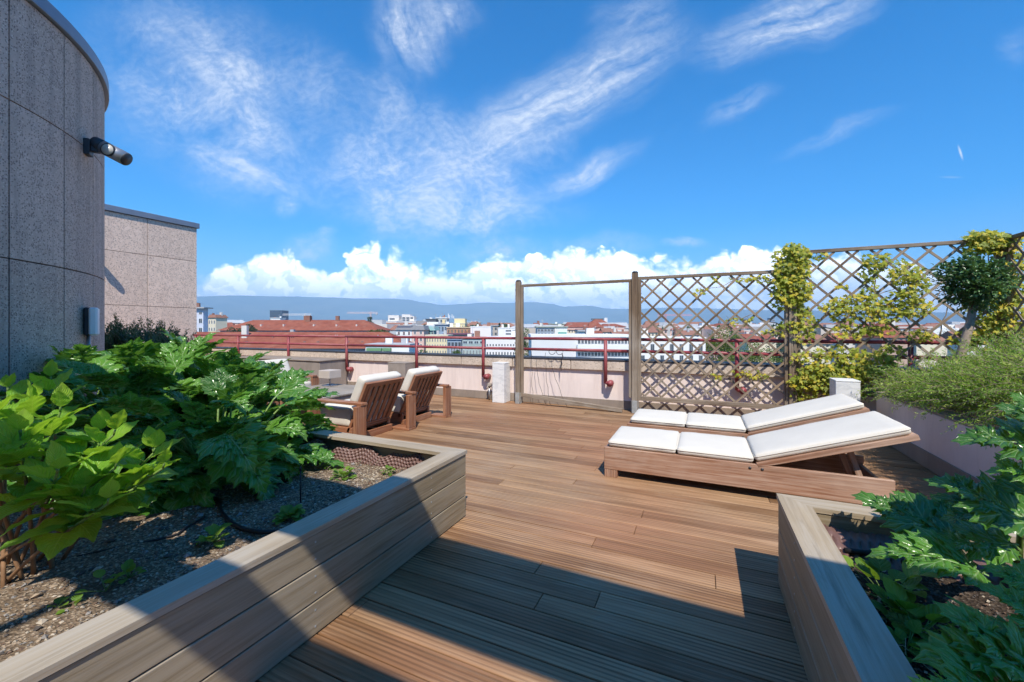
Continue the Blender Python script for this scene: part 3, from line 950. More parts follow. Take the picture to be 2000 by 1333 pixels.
fb_ = thing('rooftop_block', 'flat sunlit pinkish stone clad block with metal rim behind the round tower', 'building', (-15, 4, 0))
XF = -13.3
b = MB()
ys = [7.12 - 1.18 * i for i in range(9)]
for z0, z1 in zip(seamz[:-1], seamz[1:]):
    for ya, yb in zip(ys[1:], ys[:-1]): b.box(XF - .03, XF, ya + .006, yb - .006, z0 + .006, z1 - .006, .002)
    b.box(XF - 3.6, XF - .04, 7.09, 7.12, z0 + .006, z1 - .006, .002)
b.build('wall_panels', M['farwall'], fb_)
b = MB(); b.box(XF - 3.7, XF - .012, -2.4, 7.10, 0, 4.25, 0); b.build('panel_joint', M['seal'], fb_)
b = MB(); b.box(XF - 3.75, XF + .05, -2.4, 7.17, 4.266, 4.41, .006); b.build('metal_rim', M['metal_cap'], fb_)


def spotlight(label, base, outd, aim):
    """wall spotlight: bracket on the wall at base, outd = wall normal"""
    o = thing('wall_spotlight', label, 'lamp', base)
    n = Vector(outd).normalized(); s_ = n.cross(Vector((0, 0, 1))).normalized(); up = Vector((0, 0, 1))
    Mx = Matrix((s_, n, up)).transposed().to_4x4(); Mx.translation = Vector(base)
    b = MB(); b.box(-.055, .055, 0, .05, -.085, .085, .006, Mx); b.box(-.035, .035, .05, .12, -.04, .03, .006, Mx); b.build('bracket', M['dark_metal'], o)
    p0 = Vector(base) + n * .14 + up * .03; ax = Vector(aim).normalized()
    b = MB(); b.tube([p0 - ax * .1, p0 - ax * .085, p0 + ax * .01], [.05, .072, .072], 20); b.build('rear_cap', M['dark_metal'], o)
    b = MB(); b.tube([p0 + ax * .012, p0 + ax * .25], .073, 24); b.build('tube_body', M['grey_metal'], o)
    b = MB(); b.tube([p0 + ax * .252, p0 + ax * .262], .069, 20); b.build('front_cap', M['dark_metal'], o)
    fd = ax.cross(s_).normalized()
    cdir = (Vector((0, 0, H)) - p0); cdir = (cdir - ax * cdir.dot(ax)).normalized()
    side = (n * .5 - ax.cross(n) * 1.0); 
    q = p0 + ax * .11 + cdir * .060
    b = MB(); b.tube([q, q + cdir * .018], .068, 24); b.build('lens_ring', M['dark_metal'], o)
    b = MB(); b.tube([q + cdir * .008, q + cdir * .022], .056, 24); b.build('lens', M['lens'], o)
    return o


def on_tower(deg, z): a = math.radians(deg); return Vector((tc.x + TR * math.cos(a), tc.y + TR * math.sin(a), z)), Vector((math.cos(a), math.sin(a), 0))


bp, bn = on_tower(51.6, 3.30)
spotlight('grey tubular spotlight fixed high on the round tower, pointing down to the right', bp, bn, (CO * .90 + .1, SI * .9 + .25, -.58))
spotlight('grey spotlight on the sunlit pinkish block, just behind the edge of the round tower', (XF, 4.78, 3.2), (1, 0, 0), (.35, .5, -.55))

bp, bn = on_tower(51.6, 1.43)
el = thing('electric_box', 'white weatherproof socket box with dark front, its conduit running down the round tower', 'box', bp)
s_ = bn.cross(Vector((0, 0, 1))); Mx = Matrix((-s_, bn, Vector((0, 0, 1)))).transposed().to_4x4(); Mx.translation = bp
Mx = Mx @ Matrix.Rotation(math.radians(-8), 4, 'Z')
b = MB(); b.box(-.075, .075, .001, .045, -.15, .15, .012, Mx); b.build('back_plate', M['dark_metal'], el)
b = MB(); b.box(-.125, -.012, .046, .115, -.148, .148, .02, Mx); b.build('cover', M['white_plastic'], el)
b = MB(); b.box(.01, .05, .046, .062, -.11, .03, .008, Mx); b.build('socket_flap', M['grey_metal'], el)
b = MB(); q = bp + bn * .024; b.tube([(q.x, q.y, .3), (q.x, q.y, 1.28)], .017, 10); b.build('conduit', M['grey_metal'], el)

# house behind the camera: roof and awning beam that shade the foreground
hs_ = thing('house_front', 'rendered house front with a flat roof behind the viewpoint', 'building', (0, -3.4, 0))
b = MB(); b.box(-4.8, 6.3, -3.6, -3.3, 0, 2.9, .01); b.build('wall', M['lowwall'], hs_)
b = MB(); b.box(-4.78, 6.3, -7.5, -3.2, 2.905, 3.1, .01); b.build('roof_slab', M['skirt'], hs_)
aw = thing('awning_beam', 'wide boxed awning beam spanning the terrace above the viewpoint', 'beam', (0, 0, 2.9))
bmv = [(-4.72, .345), (6.3, .16), (6.3, -.36), (-4.72, -.36)]
b = MB(); vs = [(x, y, z) for z in (2.9, 3.08) for x, y in bmv]
b.add(vs, [[0, 1, 2, 3], [7, 6, 5, 4], [1, 0, 4, 5], [2, 1, 5, 6], [3, 2, 6, 7], [0, 3, 7, 4]]); b.build('beam_box', M['metal_cap'], aw)
ab = thing('pergola_beam', 'narrow pergola beam parallel to the wide awning beam above the viewpoint', 'beam', (0, -.8, 2.9))
b = MB(); b.box(-4.72, 6.3, -.885, -.70, 2.9, 3.08, .004); b.build('beam_box', M['metal_cap'], ab)
for nm, xx in (('bracket', -4.4), ('bracket', -1.2), ('bracket', 2.0), ('bracket', 5.6)):
    b = MB(); b.box(xx, xx + .05, -3.29, .1, 3.085, 3.13, .003); b.build(nm, M['dark_metal'], aw)

# ============================================================ trellis
YT = 6.90


def tpost(x, y, ztop, label):
    o = thing('trellis_post', label, 'post', (x, y, 0), 0, 'square timber posts of the trellis')
    b = MB(); b.box(x - .046, x + .046, y - .046, y + .046, .03, ztop - .02, .006); b.build('timber', M['trellis'], o)
    b = MB(); b.tube([(x, y, ztop - .018), (x, y, ztop), (x, y, ztop + .012)], [.05, .046, .02], 16); b.build('metal_cap', M['dark_metal'], o)
    b = MB()
    for s_ in (-1, 1): b.box(x + s_ * .0475, x + s_ * .0535, y - .035, y + .035, 0, .2, .001)
    b.box(x - .04, x + .04, y - .0535, y - .0475, 0, .2, .001); b.build('base_bracket', M['zinc'], o)
    return o


tpost(-3.025, YT, 2.23, 'weathered square post at the left end of the open trellis frame')
tpost(-.975, YT, 2.27, 'weathered square post between the open frame and the bare lattice panel')
tpost(1.155, YT, 2.47, 'weathered post wrapped in yellow green vine between the two lattice panels')
tpost(3.28, YT, 2.47, 'corner post of the trellis hidden under vine behind the small tree')


def lattice(o, x0, x1, z0, z1, fix, axis, step=.257):
    """two layers of diagonal laths clipped to the frame"""
    w, t_ = .030, .010
    def pt(a, c, off): return (a, fix + off, c) if axis == 'x' else (fix + off, a, c)
    up = (0, 1, 0) if axis == 'x' else (1, 0, 0)
    for sg, off in ((1, -.006), (-1, .006)):
        b = MB(); ks = np.arange(-(z1 - z0) - (x1 - x0), (x1 - x0) + (z1 - z0), step)
        for k in ks:
            # line a = x0 + k + s, c = z0 + s (sg=1)  or a = x0+k+(..)-s
            if sg > 0:
                s0 = max(0, -k); s1 = min(z1 - z0, x1 - x0 - k)
                if s1 - s0 < .04: continue
                A = (x0 + k + s0, z0 + s0); B = (x0 + k + s1, z0 + s1)
            else:
                kk = k + .5 * step * 0
                s0 = max(0, kk - (x1 - x0)); s1 = min(z1 - z0, kk)
                if s1 - s0 < .04: continue
                A = (x0 + kk - s0, z0 + s0); B = (x0 + kk - s1, z0 + s1)
            j = random.uniform(-.004, .004)
            b.bar(pt(A[0] + j, A[1], off), pt(B[0] + j, B[1], off), w, t_, up, .0015)
        b.build('diagonal_laths', M['trellis'], o)


def tframe(o, x0, x1, z0, z1, fix, axis, bottom=True):
    w = .046
    def bx(a0, a1, c0, c1, nm):
        b = MB()
        if axis == 'x': b.box(a0, a1, fix - .024, fix + .024, c0, c1, .004)
        else: b.box(fix - .024, fix + .024, a0, a1, c0, c1, .004)
        b.build(nm, M['trellis'], o)
    bx(x0, x0 + w, z0 - (.0 if bottom else .12), z1 - w - .001, 'stile'); bx(x1 - w, x1, z0, z1 - w - .001, 'stile'); bx(x0, x1, z1 - w, z1, 'top_rail')
    if bottom: bx(x0 + w + .001, x1 - w - .001, z0, z0 + w * 1.5, 'bottom_rail')


o = thing('timber_screen', 'empty timber frame without lattice between the two left posts', 'trellis', (-2, YT, 0))
tframe(o, -2.976, -1.024, .24, 2.155, YT, 'x', False)
o = thing('lattice_screen', 'bare diagonal lattice panel behind the loungers, with only a few vine sprigs', 'trellis', (.09, YT, 0))
tframe(o, -.926, 1.106, .205, 2.185, YT, 'x'); lattice(o, -.88, 1.06, .275, 2.14, YT, 'x')
o = thing('lattice_screen', 'taller lattice panel overgrown with yellowing vine right of the vine wrapped post', 'trellis', (2.2, YT, 0))
tframe(o, 1.204, 3.231, .46, 2.435, YT, 'x'); lattice(o, 1.25, 3.185, .53, 2.39, YT, 'x')
o = thing('lattice_screen', 'lattice panel turning the corner at the right edge of the picture', 'trellis', (3.3, 5.9, 0))
tframe(o, 4.82, 6.852, .46, 2.435, 3.28, 'y'); lattice(o, 4.866, 6.806, .53, 2.39, 3.28, 'y')
b = MB(); b.bar((-2.93, YT - .03, .165), (-1.16, YT - .09, .035), .05, .062, (0, 0, 1), .004)
tag(b.build('loose_board', M['trellis']), 'loose weathered board sagging to the deck inside the open frame', 'board')
b = MB(); r = random.Random(3)
for x0, zt, dx in ((-2.78, .95, .05), (-2.70, .80, .20), (-2.52, .93, .10), (-2.42, .85, .32)):
    pts = [(x0 + dx * (i / 9) ** 1.5 + r.uniform(-.012, .012), YT + .03 - .05 * i / 9, zt - (zt - .02) * i / 9) for i in range(10)]
    b.tube(pts, .0035, 5)
for x0 in (-2.40, -2.26):
    b.tube([(x0 + .06 * math.cos(a), YR - .03 + .01 * math.sin(a), .95 + .05 * math.sin(a)) for a in np.linspace(0, 6.0, 14)], .005, 5)
b.tube([(-2.22, YR - .03, .93), (-2.20, YR - .035, .86), (-2.23, YR - .04, .80), (-2.23, YR - .04, .62)], [.006, .012, .012, .004], 6)
tag(b.build('hanging_cable', M['cable']), 'thin dark cables dangling from the red railing inside the open frame', 'cable')

# ============================================================ pillars
def pillar(name, label, x0, x1, y0, y1, z, mat, capn=True):
    o = thing(name, label, 'pillar', ((x0 + x1) / 2, (y0 + y1) / 2, 0))
    b = MB(); b.box(x0, x1, y0, y1, 0, z - .022, .004); b.build('shaft', mat, o)
    b = MB(); b.box(x0 - .003, x1 + .003, y0 - .003, y1 + .003, z - .020, z, .004); b.build('top_slab', mat, o)
    return o


pillar('marble_pillar', 'short white marble pillar standing left of the open trellis frame', -3.505, -3.265, 6.79, 7.06, .73, M['marble'])
pillar('marble_pillar', 'short white marble pillar with grey veins behind the lounger heads', 1.485, 1.725, 6.22, 6.49, .73, M['marble'])
pillar('concrete_pillar', 'short grey concrete block pillar against the parapet behind the armchairs', -5.86, -5.42, 6.68, 7.05, .665, M['concrete'])
o = thing('garden_tap', 'small grey tap on a short standpipe beside the white pillar at the parapet', 'tap', (-3.66, 6.97, 0))
b = MB(); b.tube([(-3.66, 6.97, 0), (-3.66, 6.97, .24)], .018, 10); b.build('standpipe', M['grey_metal'], o)
b = MB(); b.ball((-3.66, 6.97, .285), .048); b.tube([(-3.66, 6.97, .28), (-3.66, 6.90, .27), (-3.66, 6.88, .23)], .016, 8); b.build('valve_head', M['concrete'], o)

o = thing('concrete_planter', 'long grey concrete trough with pale top at the back left of the deck', 'planter', (-8.5, 6.7, 0))
b = MB(); b.box(-10.2, -7.35, 6.28, 7.02, 0, .655, .008); b.build('trough', M['concrete'], o)
b = MB(); b.box(-10.22, -7.33, 6.26, 7.03, .657, .682, .005); b.build('top_slab', M['skirt'], o)

# ============================================================ sun loungers
def lounger():
    """local origin: front left foot; x along the length, y to the back"""
    L, W = 2.065, .66
    o = thing('sun_lounger', '', 'sun lounger')
    for y0 in (0, W - .032):
        b = MB(); b.box(0, L, y0, y0 + .032, .070, .270, .004); b.build('side_rail', M['teak'], o)
    b = MB(); b.box(.002, .034, .034, W - .034, .100, .268, .004); b.build('foot_rail', M['teak'], o)
    b = MB(); b.box(L - .036, L - .004, .034, W - .034, .07, .20, .004); b.build('head_rail', M['teak'], o)
    for x0 in (.004, L - .13):
        for y0 in (.003, W - .065):
            b = MB()
            for i in range(7): b.box(x0 + i * .0165, x0 + i * .0165 + .0155, y0, y0 + .062, 0, .0685, .002)
            b.build('leg', M['teak'], o)
    b = MB()
    for i in range(9): b.box(.05 + i * .128, .05 + i * .128 + .11, .034, W - .034, .25, .268, .003)
    b.build('slat_base', M['teak'], o)
    # raised back
    hx, hz = 1.215, .262; ex, ez = 2.195, .592
    ang = math.atan2(ez - hz, ex - hx); LB = math.hypot(ex - hx, ez - hz)
    Mb = Matrix.Translation((hx, 0, hz)) @ Matrix.Rotation(-ang, 4, 'Y')
    b = MB()
    for y0 in (.0, W - .045): b.box(0, LB, y0, y0 + .045, -.018, .022, .003, Mb)
    for i in range(9): b.box(.02 + i * .112, .02 + i * .112 + .09, .047, W - .047, .002, .020, .003, Mb)
    b.box(LB - .05, LB, .046, W - .046, -.018, .022, .003, Mb)
    b.build('back_rest', M['teak'], o)
    b = MB()
    for y0 in (.16, W - .16):
        b.bar((hx + .62, y0, hz + .62 * math.tan(ang) - .02), (L - .12, y0, .10), .028, .04)
    b.bar((hx + .62, .14, hz + .62 * math.tan(ang) - .025), (hx + .62, W - .14, hz + .62 * math.tan(ang) - .025), .03, .03)
    b.build('back_prop', M['teak'], o)
    for bx_ in (1.165, 1.25):
        b = MB(); b.tube([(bx_, -.003, .238), (bx_, .004, .238)], .011, 12); b.build('bolt', M['dark_metal'], o)
    return o


def piping(x0, x1, y0, y1, z, parent, Mx=None, r=.0045):
    c = .03; pts = []
    for cx_, cy_, a0 in ((x1 - c, y1 - c, 0), (x0 + c, y1 - c, 90), (x0 + c, y0 + c, 180), (x1 - c, y0 + c, 270)):
        for k in range(5):
            a = math.radians(a0 + k * 22.5); pts.append(Vector((cx_ + c * math.cos(a), cy_ + c * math.sin(a), z)))
    pts.append(pts[0].copy())
    if Mx is not None: pts = [Mx @ p for p in pts]
    b = MB(); b.tube(pts, r, 6, False); o = b.build('piping', M['fabric']); o.parent = parent


def lounger_pad():
    W = .66
    o = thing('lounger_cushion', '', 'cushion')
    for nm, x0, x1, sd in (('foot_pad', .035, .612, 1), ('seat_pad', .622, 1.195, 4)):
        b = MB(); b.cushion(x0, x1, .012, W - .012, .272, .335, .026, .014, seed=sd); q = b.build(nm, M['fabric'], o)
        piping(x0 - .001, x1 + .001, .0105, W - .0105, .312, q)
    hx, hz = 1.215, .262; ex, ez = 2.195, .592
    ang = math.atan2(ez - hz, ex - hx); LB = math.hypot(ex - hx, ez - hz)
    Mb = Matrix.Translation((hx, 0, hz)) @ Matrix.Rotation(-ang, 4, 'Y')
    b = MB(); b.cushion(.004, LB - .02, .012, W - .012, .024, .088, .026, .014, Mb, seed=8); q = b.build('back_pad', M['fabric'], o)
    piping(.003, LB - .019, .0105, W - .0105, .064, q, Mb)
    return o


LG = 'pair of teak sun loungers with white cushions'
l1 = lounger(); l1.location = (-.812, 3.805, 0); l1['label'] = 'nearer teak sun lounger with raised back, closest to the bottom right planter'; l1['group'] = LG
l2 = copy_tree(l1); l2.location = (-.775, 4.865, 0); l2['label'] = 'farther teak sun lounger with raised back, in front of the bare lattice panel'
c1 = lounger_pad(); c1.location = l1.location; c1['label'] = 'white three part cushion lying on the nearer lounger'; c1['group'] = 'white lounger cushions'
c2 = copy_tree(c1); c2.location = l2.location; c2['label'] = 'white three part cushion lying on the farther lounger next to the lattice'

# ============================================================ armchairs
def armchair(y0, y1, arms, label, x=-3.52, flip=1, group=None):
    """back towards +x at x; seat towards -x (flip=-1 turns it round)"""
    o = thing('armchair', label, 'armchair', (x, (y0 + y1) / 2, 0), 0, group)
    X = lambda a: x - flip * a
    def bx(mb, a0, a1, ya, yb, z0, z1, c=.004):
        p, q = sorted((X(a0), X(a1))); mb.box(p, q, ya, yb, z0, z1, c)
    ya, yb = y0 + .19, y1 - .19
    for sd in arms:
        la, lb = (y0, y0 + .155) if sd < 0 else (y1 - .155, y1)
        b = MB(); bx(b, 0, .052, la, lb, .034, .470); b.build('rear_leg', M['chair'], o)
        b = MB(); bx(b, .74, .79, la, lb, .034, .470); b.build('front_leg', M['chair'], o)
        b = MB(); bx(b, -.008, .80, *((lb - .095, lb + .004) if sd < 0 else (la - .004, la + .095)), .472, .502); b.build('armrest', M['chair'], o)
        b = MB(); bx(b, 0, .79, la + .0, lb - .0, .0, .032); b.build('runner', M['chair'], o)
    b = MB(); bx(b, .235, .265, ya, yb, .0, .085); b.build('back_bar', M['chair'], o)
    # seat frame
    b = MB(); bx(b, .27, .80, ya, ya + .04, .02, .17); bx(b, .27, .80, yb - .04, yb, .02, .17); bx(b, .76, .80, ya + .042, yb - .042, .02, .17)
    for i in range(5): bx(b, .29 + i * .1, .37 + i * .1, ya + .042, yb - .042, .13, .15, .002)
    b.build('seat_frame', M['chair'], o)
    # sloping back: bottom (a=.33,z=.12) top (a=.03,z=.72)
    P0, P1 = Vector((X(.335), 0, .11)), Vector((X(.045), 0, .715))
    def along(f, y): p = P0.lerp(P1, f); return Vector((p.x, y, p.z))
    nrm = (P1 - P0).cross(Vector((0, 1, 0))).normalized()
    for yy in (ya + .03, yb - .03):
        b = MB(); b.bar(along(0, yy), along(1, yy), .06, .036, nrm, .003); b.build('back_stile', M['chair'], o)
    for ff, ww in ((.955, .058), (.06, .08)):
        b = MB(); b.bar(along(ff, ya + .061), along(ff, yb - .061), ww, .034, nrm, .003); b.build('back_rail', M['chair'], o)
    n = 6; w_ = (yb - ya - .12)
    for i in range(n):
        yy = ya + .06 + w_ * (i + .5) / n
        b = MB(); b.bar(along(.12, yy), along(.91, yy), w_ / n * .60, .016, nrm, .002); b.build('back_slat', M['chair'], o)
    return o, ya, yb


def chair_pads(y, yb, seat_label, back_label, x=-3.52, flip=1):
    X = lambda a: x - flip * a
    b = MB(); p, q = sorted((X(.30), X(.83))); b.cushion(p, q, y + .005, yb - .005, .172, .405, .035, .02, seed=y)
    tag(b.build('seat_cushion', M['fabric']), seat_label, 'cushion', 'white armchair cushions')
    P0, P1 = Vector((X(.335), 0, .11)), Vector((X(.045), 0, .715)); dv = (P1 - P0).normalized()
    nz = Vector((-flip * dv.z, 0, flip * dv.x)); 
    Mx = Matrix((dv, Vector((0, 1, 0)), nz)).transposed().to_4x4(); Mx.translation = P0
    b = MB(); b.cushion(.33, .70, y + .0, yb - .0, .022, .155, .04, .018, Mx, seed=y + 3)
    tag(b.build('back_cushion', M['fabric']), back_label, 'cushion', 'white armchair cushions')


AG = 'low teak armchairs with white cushions'
_, a, c = armchair(3.50, 4.56, (-1,), 'nearer low teak armchair with slatted back, left arm showing, beyond the left planter', group=AG)
chair_pads(a, c, 'thick white seat cushion on the nearer armchair, its side in the arm shadow', 'white back cushion leaning on the nearer armchair slats')
_, a, c = armchair(4.415, 5.44, (-1, 1), 'farther low teak armchair with slatted back and two arms, next to the open deck', group=AG)
chair_pads(a, c, 'white seat cushion on the farther armchair, mostly hidden by its back', 'white back cushion leaning on the farther armchair slats')
_, a, c = armchair(4.55, 5.52, (-1, 1), 'low teak armchair facing the others across the table, half hidden by leaves', x=-7.25, flip=-1, group=AG)
chair_pads(a, c, 'white seat cushion on the armchair across the table', 'white back cushion on the armchair across the table', x=-7.25, flip=-1)

o = thing('coffee_table', 'low grey slatted coffee table beside the armchairs carrying a small lamp', 'table', (-5.6, 4.9, 0))
b = MB()
for i in range(9): b.box(-6.25, -4.98, 4.32 + i * .137, 4.32 + i * .137 + .128, .325, .35, .003)
b.build('table_top', M['table'], o)
b = MB(); b.box(-6.23, -5.0, 4.34, 4.37, .235, .324, .003); b.box(-6.23, -5.0, 5.51, 5.54, .235, .324, .003); b.box(-5.03, -5.0, 4.372, 5.508, .235, .324, .003); b.box(-6.23, -6.2, 4.372, 5.508, .235, .324, .003); b.build('apron', M['table'], o)
for xx in (-6.22, -5.08):
    for yy in (4.345, 5.465):
        b = MB(); b.box(xx, xx + .07, yy, yy + .07, 0, .234, .003); b.build('leg', M['table'], o)
o = thing('table_lamp', 'small table lamp with square taupe shade on the coffee table', 'lamp', (-5.95, 5.30, .35))
b = MB(); b.box(-6.04, -5.86, 5.21, 5.39, .351, .362, .003); b.build('base', M['grey_metal'], o)
b = MB(); b.tube([(-5.95, 5.30, .362), (-5.95, 5.30, .50)], .012, 10); b.build('stem', M['grey_metal'], o)
b = MB(); b.box(-6.08, -5.82, 5.17, 5.43, .492, .628, .004); b.build('lamp_shade', M['shade'], o)

# ============================================================ the town
ZG = -24.0
DV = Vector((-SI, CO, 0)); RV = Vector((CO, SI, 0))
_cm = {}


def cmat(c, rough=.8, var=.08, dirt=None):
    k = (c, rough)
    if k not in _cm: _cm[k] = m_plain('town_paint_%d' % len(_cm), c, rough, var, .35, .1, 3, .3, 0, dirt)
    return _cm[k]


def m_tile(name, a, b):
    m, t = newmat(name)
    P = pos(t); sx = t.n('ShaderNodeSeparateXYZ'); t.l(P, sx.inputs[0])
    rows = t.math('FRACT', t.math('MULTIPLY', sx.outputs[2], 2.4))
    c = t.mix(t.rng(t.noise(P, .5, 6, .7), .3, .7), a, b)
    c = t.mix(t.math('MULTIPLY', t.rng(rows, 0, .25, .5, 0), 1), c, tuple(x * .5 for x in a))
    c = t.mix(t.rng(t.noise(t.scale(P, (.5, .5, .15)), 1, 5, .7), .52, .75, 0, .6), c, (.30, .17, .12))
    t.out(t.bsdf(c, .85, t.bump(rows, .3, .05), .2)); return m


TILE = m_tile('red_roof_tile', (.20, .058, .036), (.34, .115, .072))
TILE2 = m_tile('brown_roof_tile', (.25, .12, .085), (.33, .17, .12))
SLATE = m_plain('grey_slate', (.17, .17, .18), .6, .15, 1, .1, 4)
GRAVEL = m_plain('flat_roof_gravel', (.32, .31, .28), .9, .2, 1)
m, t = newmat('window_glass'); P = pos(t)
t.out(t.bsdf(t.mix(t.noise(P, .7, 2), (.025, .035, .05), (.12, .15, .18)), .12, None, .6)); GLASS = m
WHITE = cmat((.80, .80, .78), .6, .04); CREAM = cmat((.70, .62, .46)); GREY = cmat((.42, .43, .44)); DGREY = cmat((.12, .13, .14))
PINK = cmat((.72, .50, .42)); PALE = cmat((.66, .63, .58)); YEL = cmat((.74, .60, .33)); BLUEG = cmat((.30, .38, .48)); TEAL = cmat((.22, .38, .36)); OCHRE = cmat((.55, .38, .16))
_wm = {}


def winmesh(w, h, frame):
    k = (round(w, 2), round(h, 2), frame.name)
    if k in _wm: return _wm[k]
    b = MB(); f = min(.12, w * .12)
    b.box(-w / 2, w / 2, -.06, .10, 0, h, 0)
    b.cur = 1; b.box(-w / 2 + f, -f * .35, -.09, -.03, f, h - f, 0); b.box(f * .35, w / 2 - f, -.09, -.03, f, h - f, 0)
    o = b.build('window', [frame, GLASS]); me = o.data; bpy.data.objects.remove(o); _wm[k] = me
    return me


def part(name, mb, mat, th):
    o = mb.build(name, mat, None); o.parent = th; return o


def bldg(name, label, u0, u1, vt, D, dep, wall, roof='flat', rmat=None, win=(), rot=0, vr=None, over=.5, group=None, eave=None, bal=(), cat='building'):
    """facade between pixel columns u0..u1, eaves at pixel row vt, at depth D; vr = pixel row of the ridge"""
    W = (u1 - u0) * D / F; px = D / F
    k = ((u0 + u1) / 2 - CX) * px
    base = DV * D + RV * k; zt = H - (vt - CY) * px; h = zt - ZG
    th = thing(name, label, cat, (base.x, base.y, ZG), TH + math.radians(rot), group)
    b = MB(); b.box(-W / 2, W / 2, 0, dep, 0, h, 0); part('wall', b, wall, th)
    b = MB(); e = over
    if roof == 'flat':
        b.box(-W / 2 - e, W / 2 + e, -e, dep + e, h + .02, h + .5, 0)
    else:
        hr = (vt - vr) * px * (1 + dep * .5 / D) + (CY - vr) * 0
        x0, x1, y0, y1 = -W / 2 - e, W / 2 + e, -e, dep + e
        if roof == 'hip':
            ins = min(dep * .55, W * .45); r0, r1 = x0 + ins, x1 - ins
            vs = [(x0, y0, h + .01), (x1, y0, h + .01), (x1, y1, h + .01), (x0, y1, h + .01), (r0, dep / 2, h + hr), (r1, dep / 2, h + hr)]
            fs = [[0, 1, 5, 4], [1, 2, 5], [2, 3, 4, 5], [3, 0, 4], [3, 2, 1, 0]]
        elif roof == 'gable':      # ridge along x
            vs = [(x0, y0, h + .01), (x1, y0, h + .01), (x1, y1, h + .01), (x0, y1, h + .01), (x0, dep / 2, h + hr), (x1, dep / 2, h + hr)]
            fs = [[0, 1, 5, 4], [1, 2, 5], [2, 3, 4, 5], [3, 0, 4], [3, 2, 1, 0]]
        elif roof == 'front':      # gable facing the viewer
            vs = [(x0, y0, h + .01), (x1, y0, h + .01), (x1, y1, h + .01), (x0, y1, h + .01), (0, y0, h + hr), (0, y1, h + hr)]
            fs = [[0, 1, 4], [1, 2, 5, 4], [2, 3, 5], [3, 0, 4, 5], [3, 2, 1, 0]]
        else:                      # mansard
            i = min(hr * .6, W * .2)
            vs = [(x0, y0, h + .01), (x1, y0, h + .01), (x1, y1, h + .01), (x0, y1, h + .01), (x0 + i, y0 + i, h + hr), (x1 - i, y0 + i, h + hr), (x1 - i, y1 - i, h + hr), (x0 + i, y1 - i, h + hr)]
            fs = [[0, 1, 5, 4], [1, 2, 6, 5], [2, 3, 7, 6], [3, 0, 4, 7], [4, 5, 6, 7], [3, 2, 1, 0]]
        b.add(vs, fs)
    ro = part('roof', b, rmat or GRAVEL, th)
    rc = random.Random(int(u0 * 7 + D)); zr = h + (.5 if roof == 'flat' else max(.4, hr * .55))
    for q in range(rc.choice((1, 2, 2, 3)) if W > 5 else 0):
        b = MB(); cx_ = rc.uniform(-.40, .40) * W; cy_ = dep * rc.uniform(.3, .6); sw = rc.uniform(.35, .8); b.box(cx_ - sw, cx_ + sw, cy_ - .4, cy_ + .4, h, zr + rc.uniform(.8, 1.9) + (0 if roof == 'flat' else hr * .35), 0); part('chimney', b, rc.choice((PALE, GREY, TILE2, WHITE)), th)
    if W > 5 and rc.random() < .45:
        b = MB(); cx_ = rc.uniform(-.4, .4) * W; b.tube([(cx_, dep * .5, h), (cx_, dep * .5, zr + 3.2)], .05 + .00012 * D, 5)
        b.box(cx_ - .8, cx_ + .8, dep * .5 - .04, dep * .5 + .04, zr + 2.7, zr + 2.8, 0); part('antenna', b, GREY, th)
    for wn in win:                # (v0, v1, n, fill, frame[, ua, ub])
        v0, v1, n, fill, fr = wn[:5]; ua, ub = (wn[5], wn[6]) if len(wn) > 5 else (u0, u1)
        z0 = H - (v1 - CY) * px - ZG; hh = (v1 - v0) * px; cw = (ub - ua) * px / n
        me = winmesh(cw * fill, hh, fr)
        for i in range(n):
            o = bpy.data.objects.new('window', me); COL.objects.link(o); o.parent = th
            o.location = ((ua - (u0 + u1) / 2) * px + cw * (i + .5), 0, z0)
    for bl in bal:                # (v0, v1, mat, ua, ub, out)
        v0, v1, mt, ua, ub, outd = bl
        z0 = H - (v1 - CY) * px - ZG; z1 = H - (v0 - CY) * px - ZG
        b = MB(); b.box((ua - (u0 + u1) / 2) * px, (ub - (u0 + u1) / 2) * px, -outd, -.14, z0, z1, 0); part('balcony', b, mt, th)
    return th


def addp(th, D, uc, name, mat, u0, u1, v0, v1, y0, y1, c=0):
    """extra part on a building, in picture rows and columns of its own depth"""
    px = D / F; b = MB()
    b.box((u0 - uc) * px, (u1 - uc) * px, y0, y1, H - (v1 - CY) * px - ZG, H - (v0 - CY) * px - ZG, c); return part(name, b, mat, th)


# --- left edge
bldg('apartment_block', 'narrow pale blue apartment block with thin roof slab beside the pinkish stone block', 366, 397, 603, 160, 2.5, cmat((.58, .61, .70)), 'flat', GREY, [(609, 615, 3, .6, WHITE), (622, 632, 3, .7, WHITE), (640, 650, 3, .7, WHITE)], over=1.2)
bldg('town_house', 'beige old house with darker flank next to the pale blue apartment block', 404, 424, 621, 210, 6, CREAM, 'mansard', TILE2, [(626, 633, 3, .5, WHITE), (640, 647, 3, .5, WHITE)], rot=-18, vr=615)
bldg('town_house', 'low white house left of the long red roofs', 430, 452, 632, 330, 8, WHITE, 'flat', GREY, [(636, 642, 4, .5, DGREY)])
bldg('office_tower', 'dark blue glass office tower rising behind the long red roof', 527, 551, 607, 900, 26, cmat((.06, .09, .14), .25), 'flat', DGREY, [(610 + 5 * i, 613.6 + 5 * i, 6, .86, cmat((.10, .15, .22), .2)) for i in range(5)], over=.3)
bldg('flat_roofed_house', 'bright white stepped roof top peeking over the red roof in front of the dark tower', 528, 547, 622, 420, 10, WHITE, 'flat', WHITE)
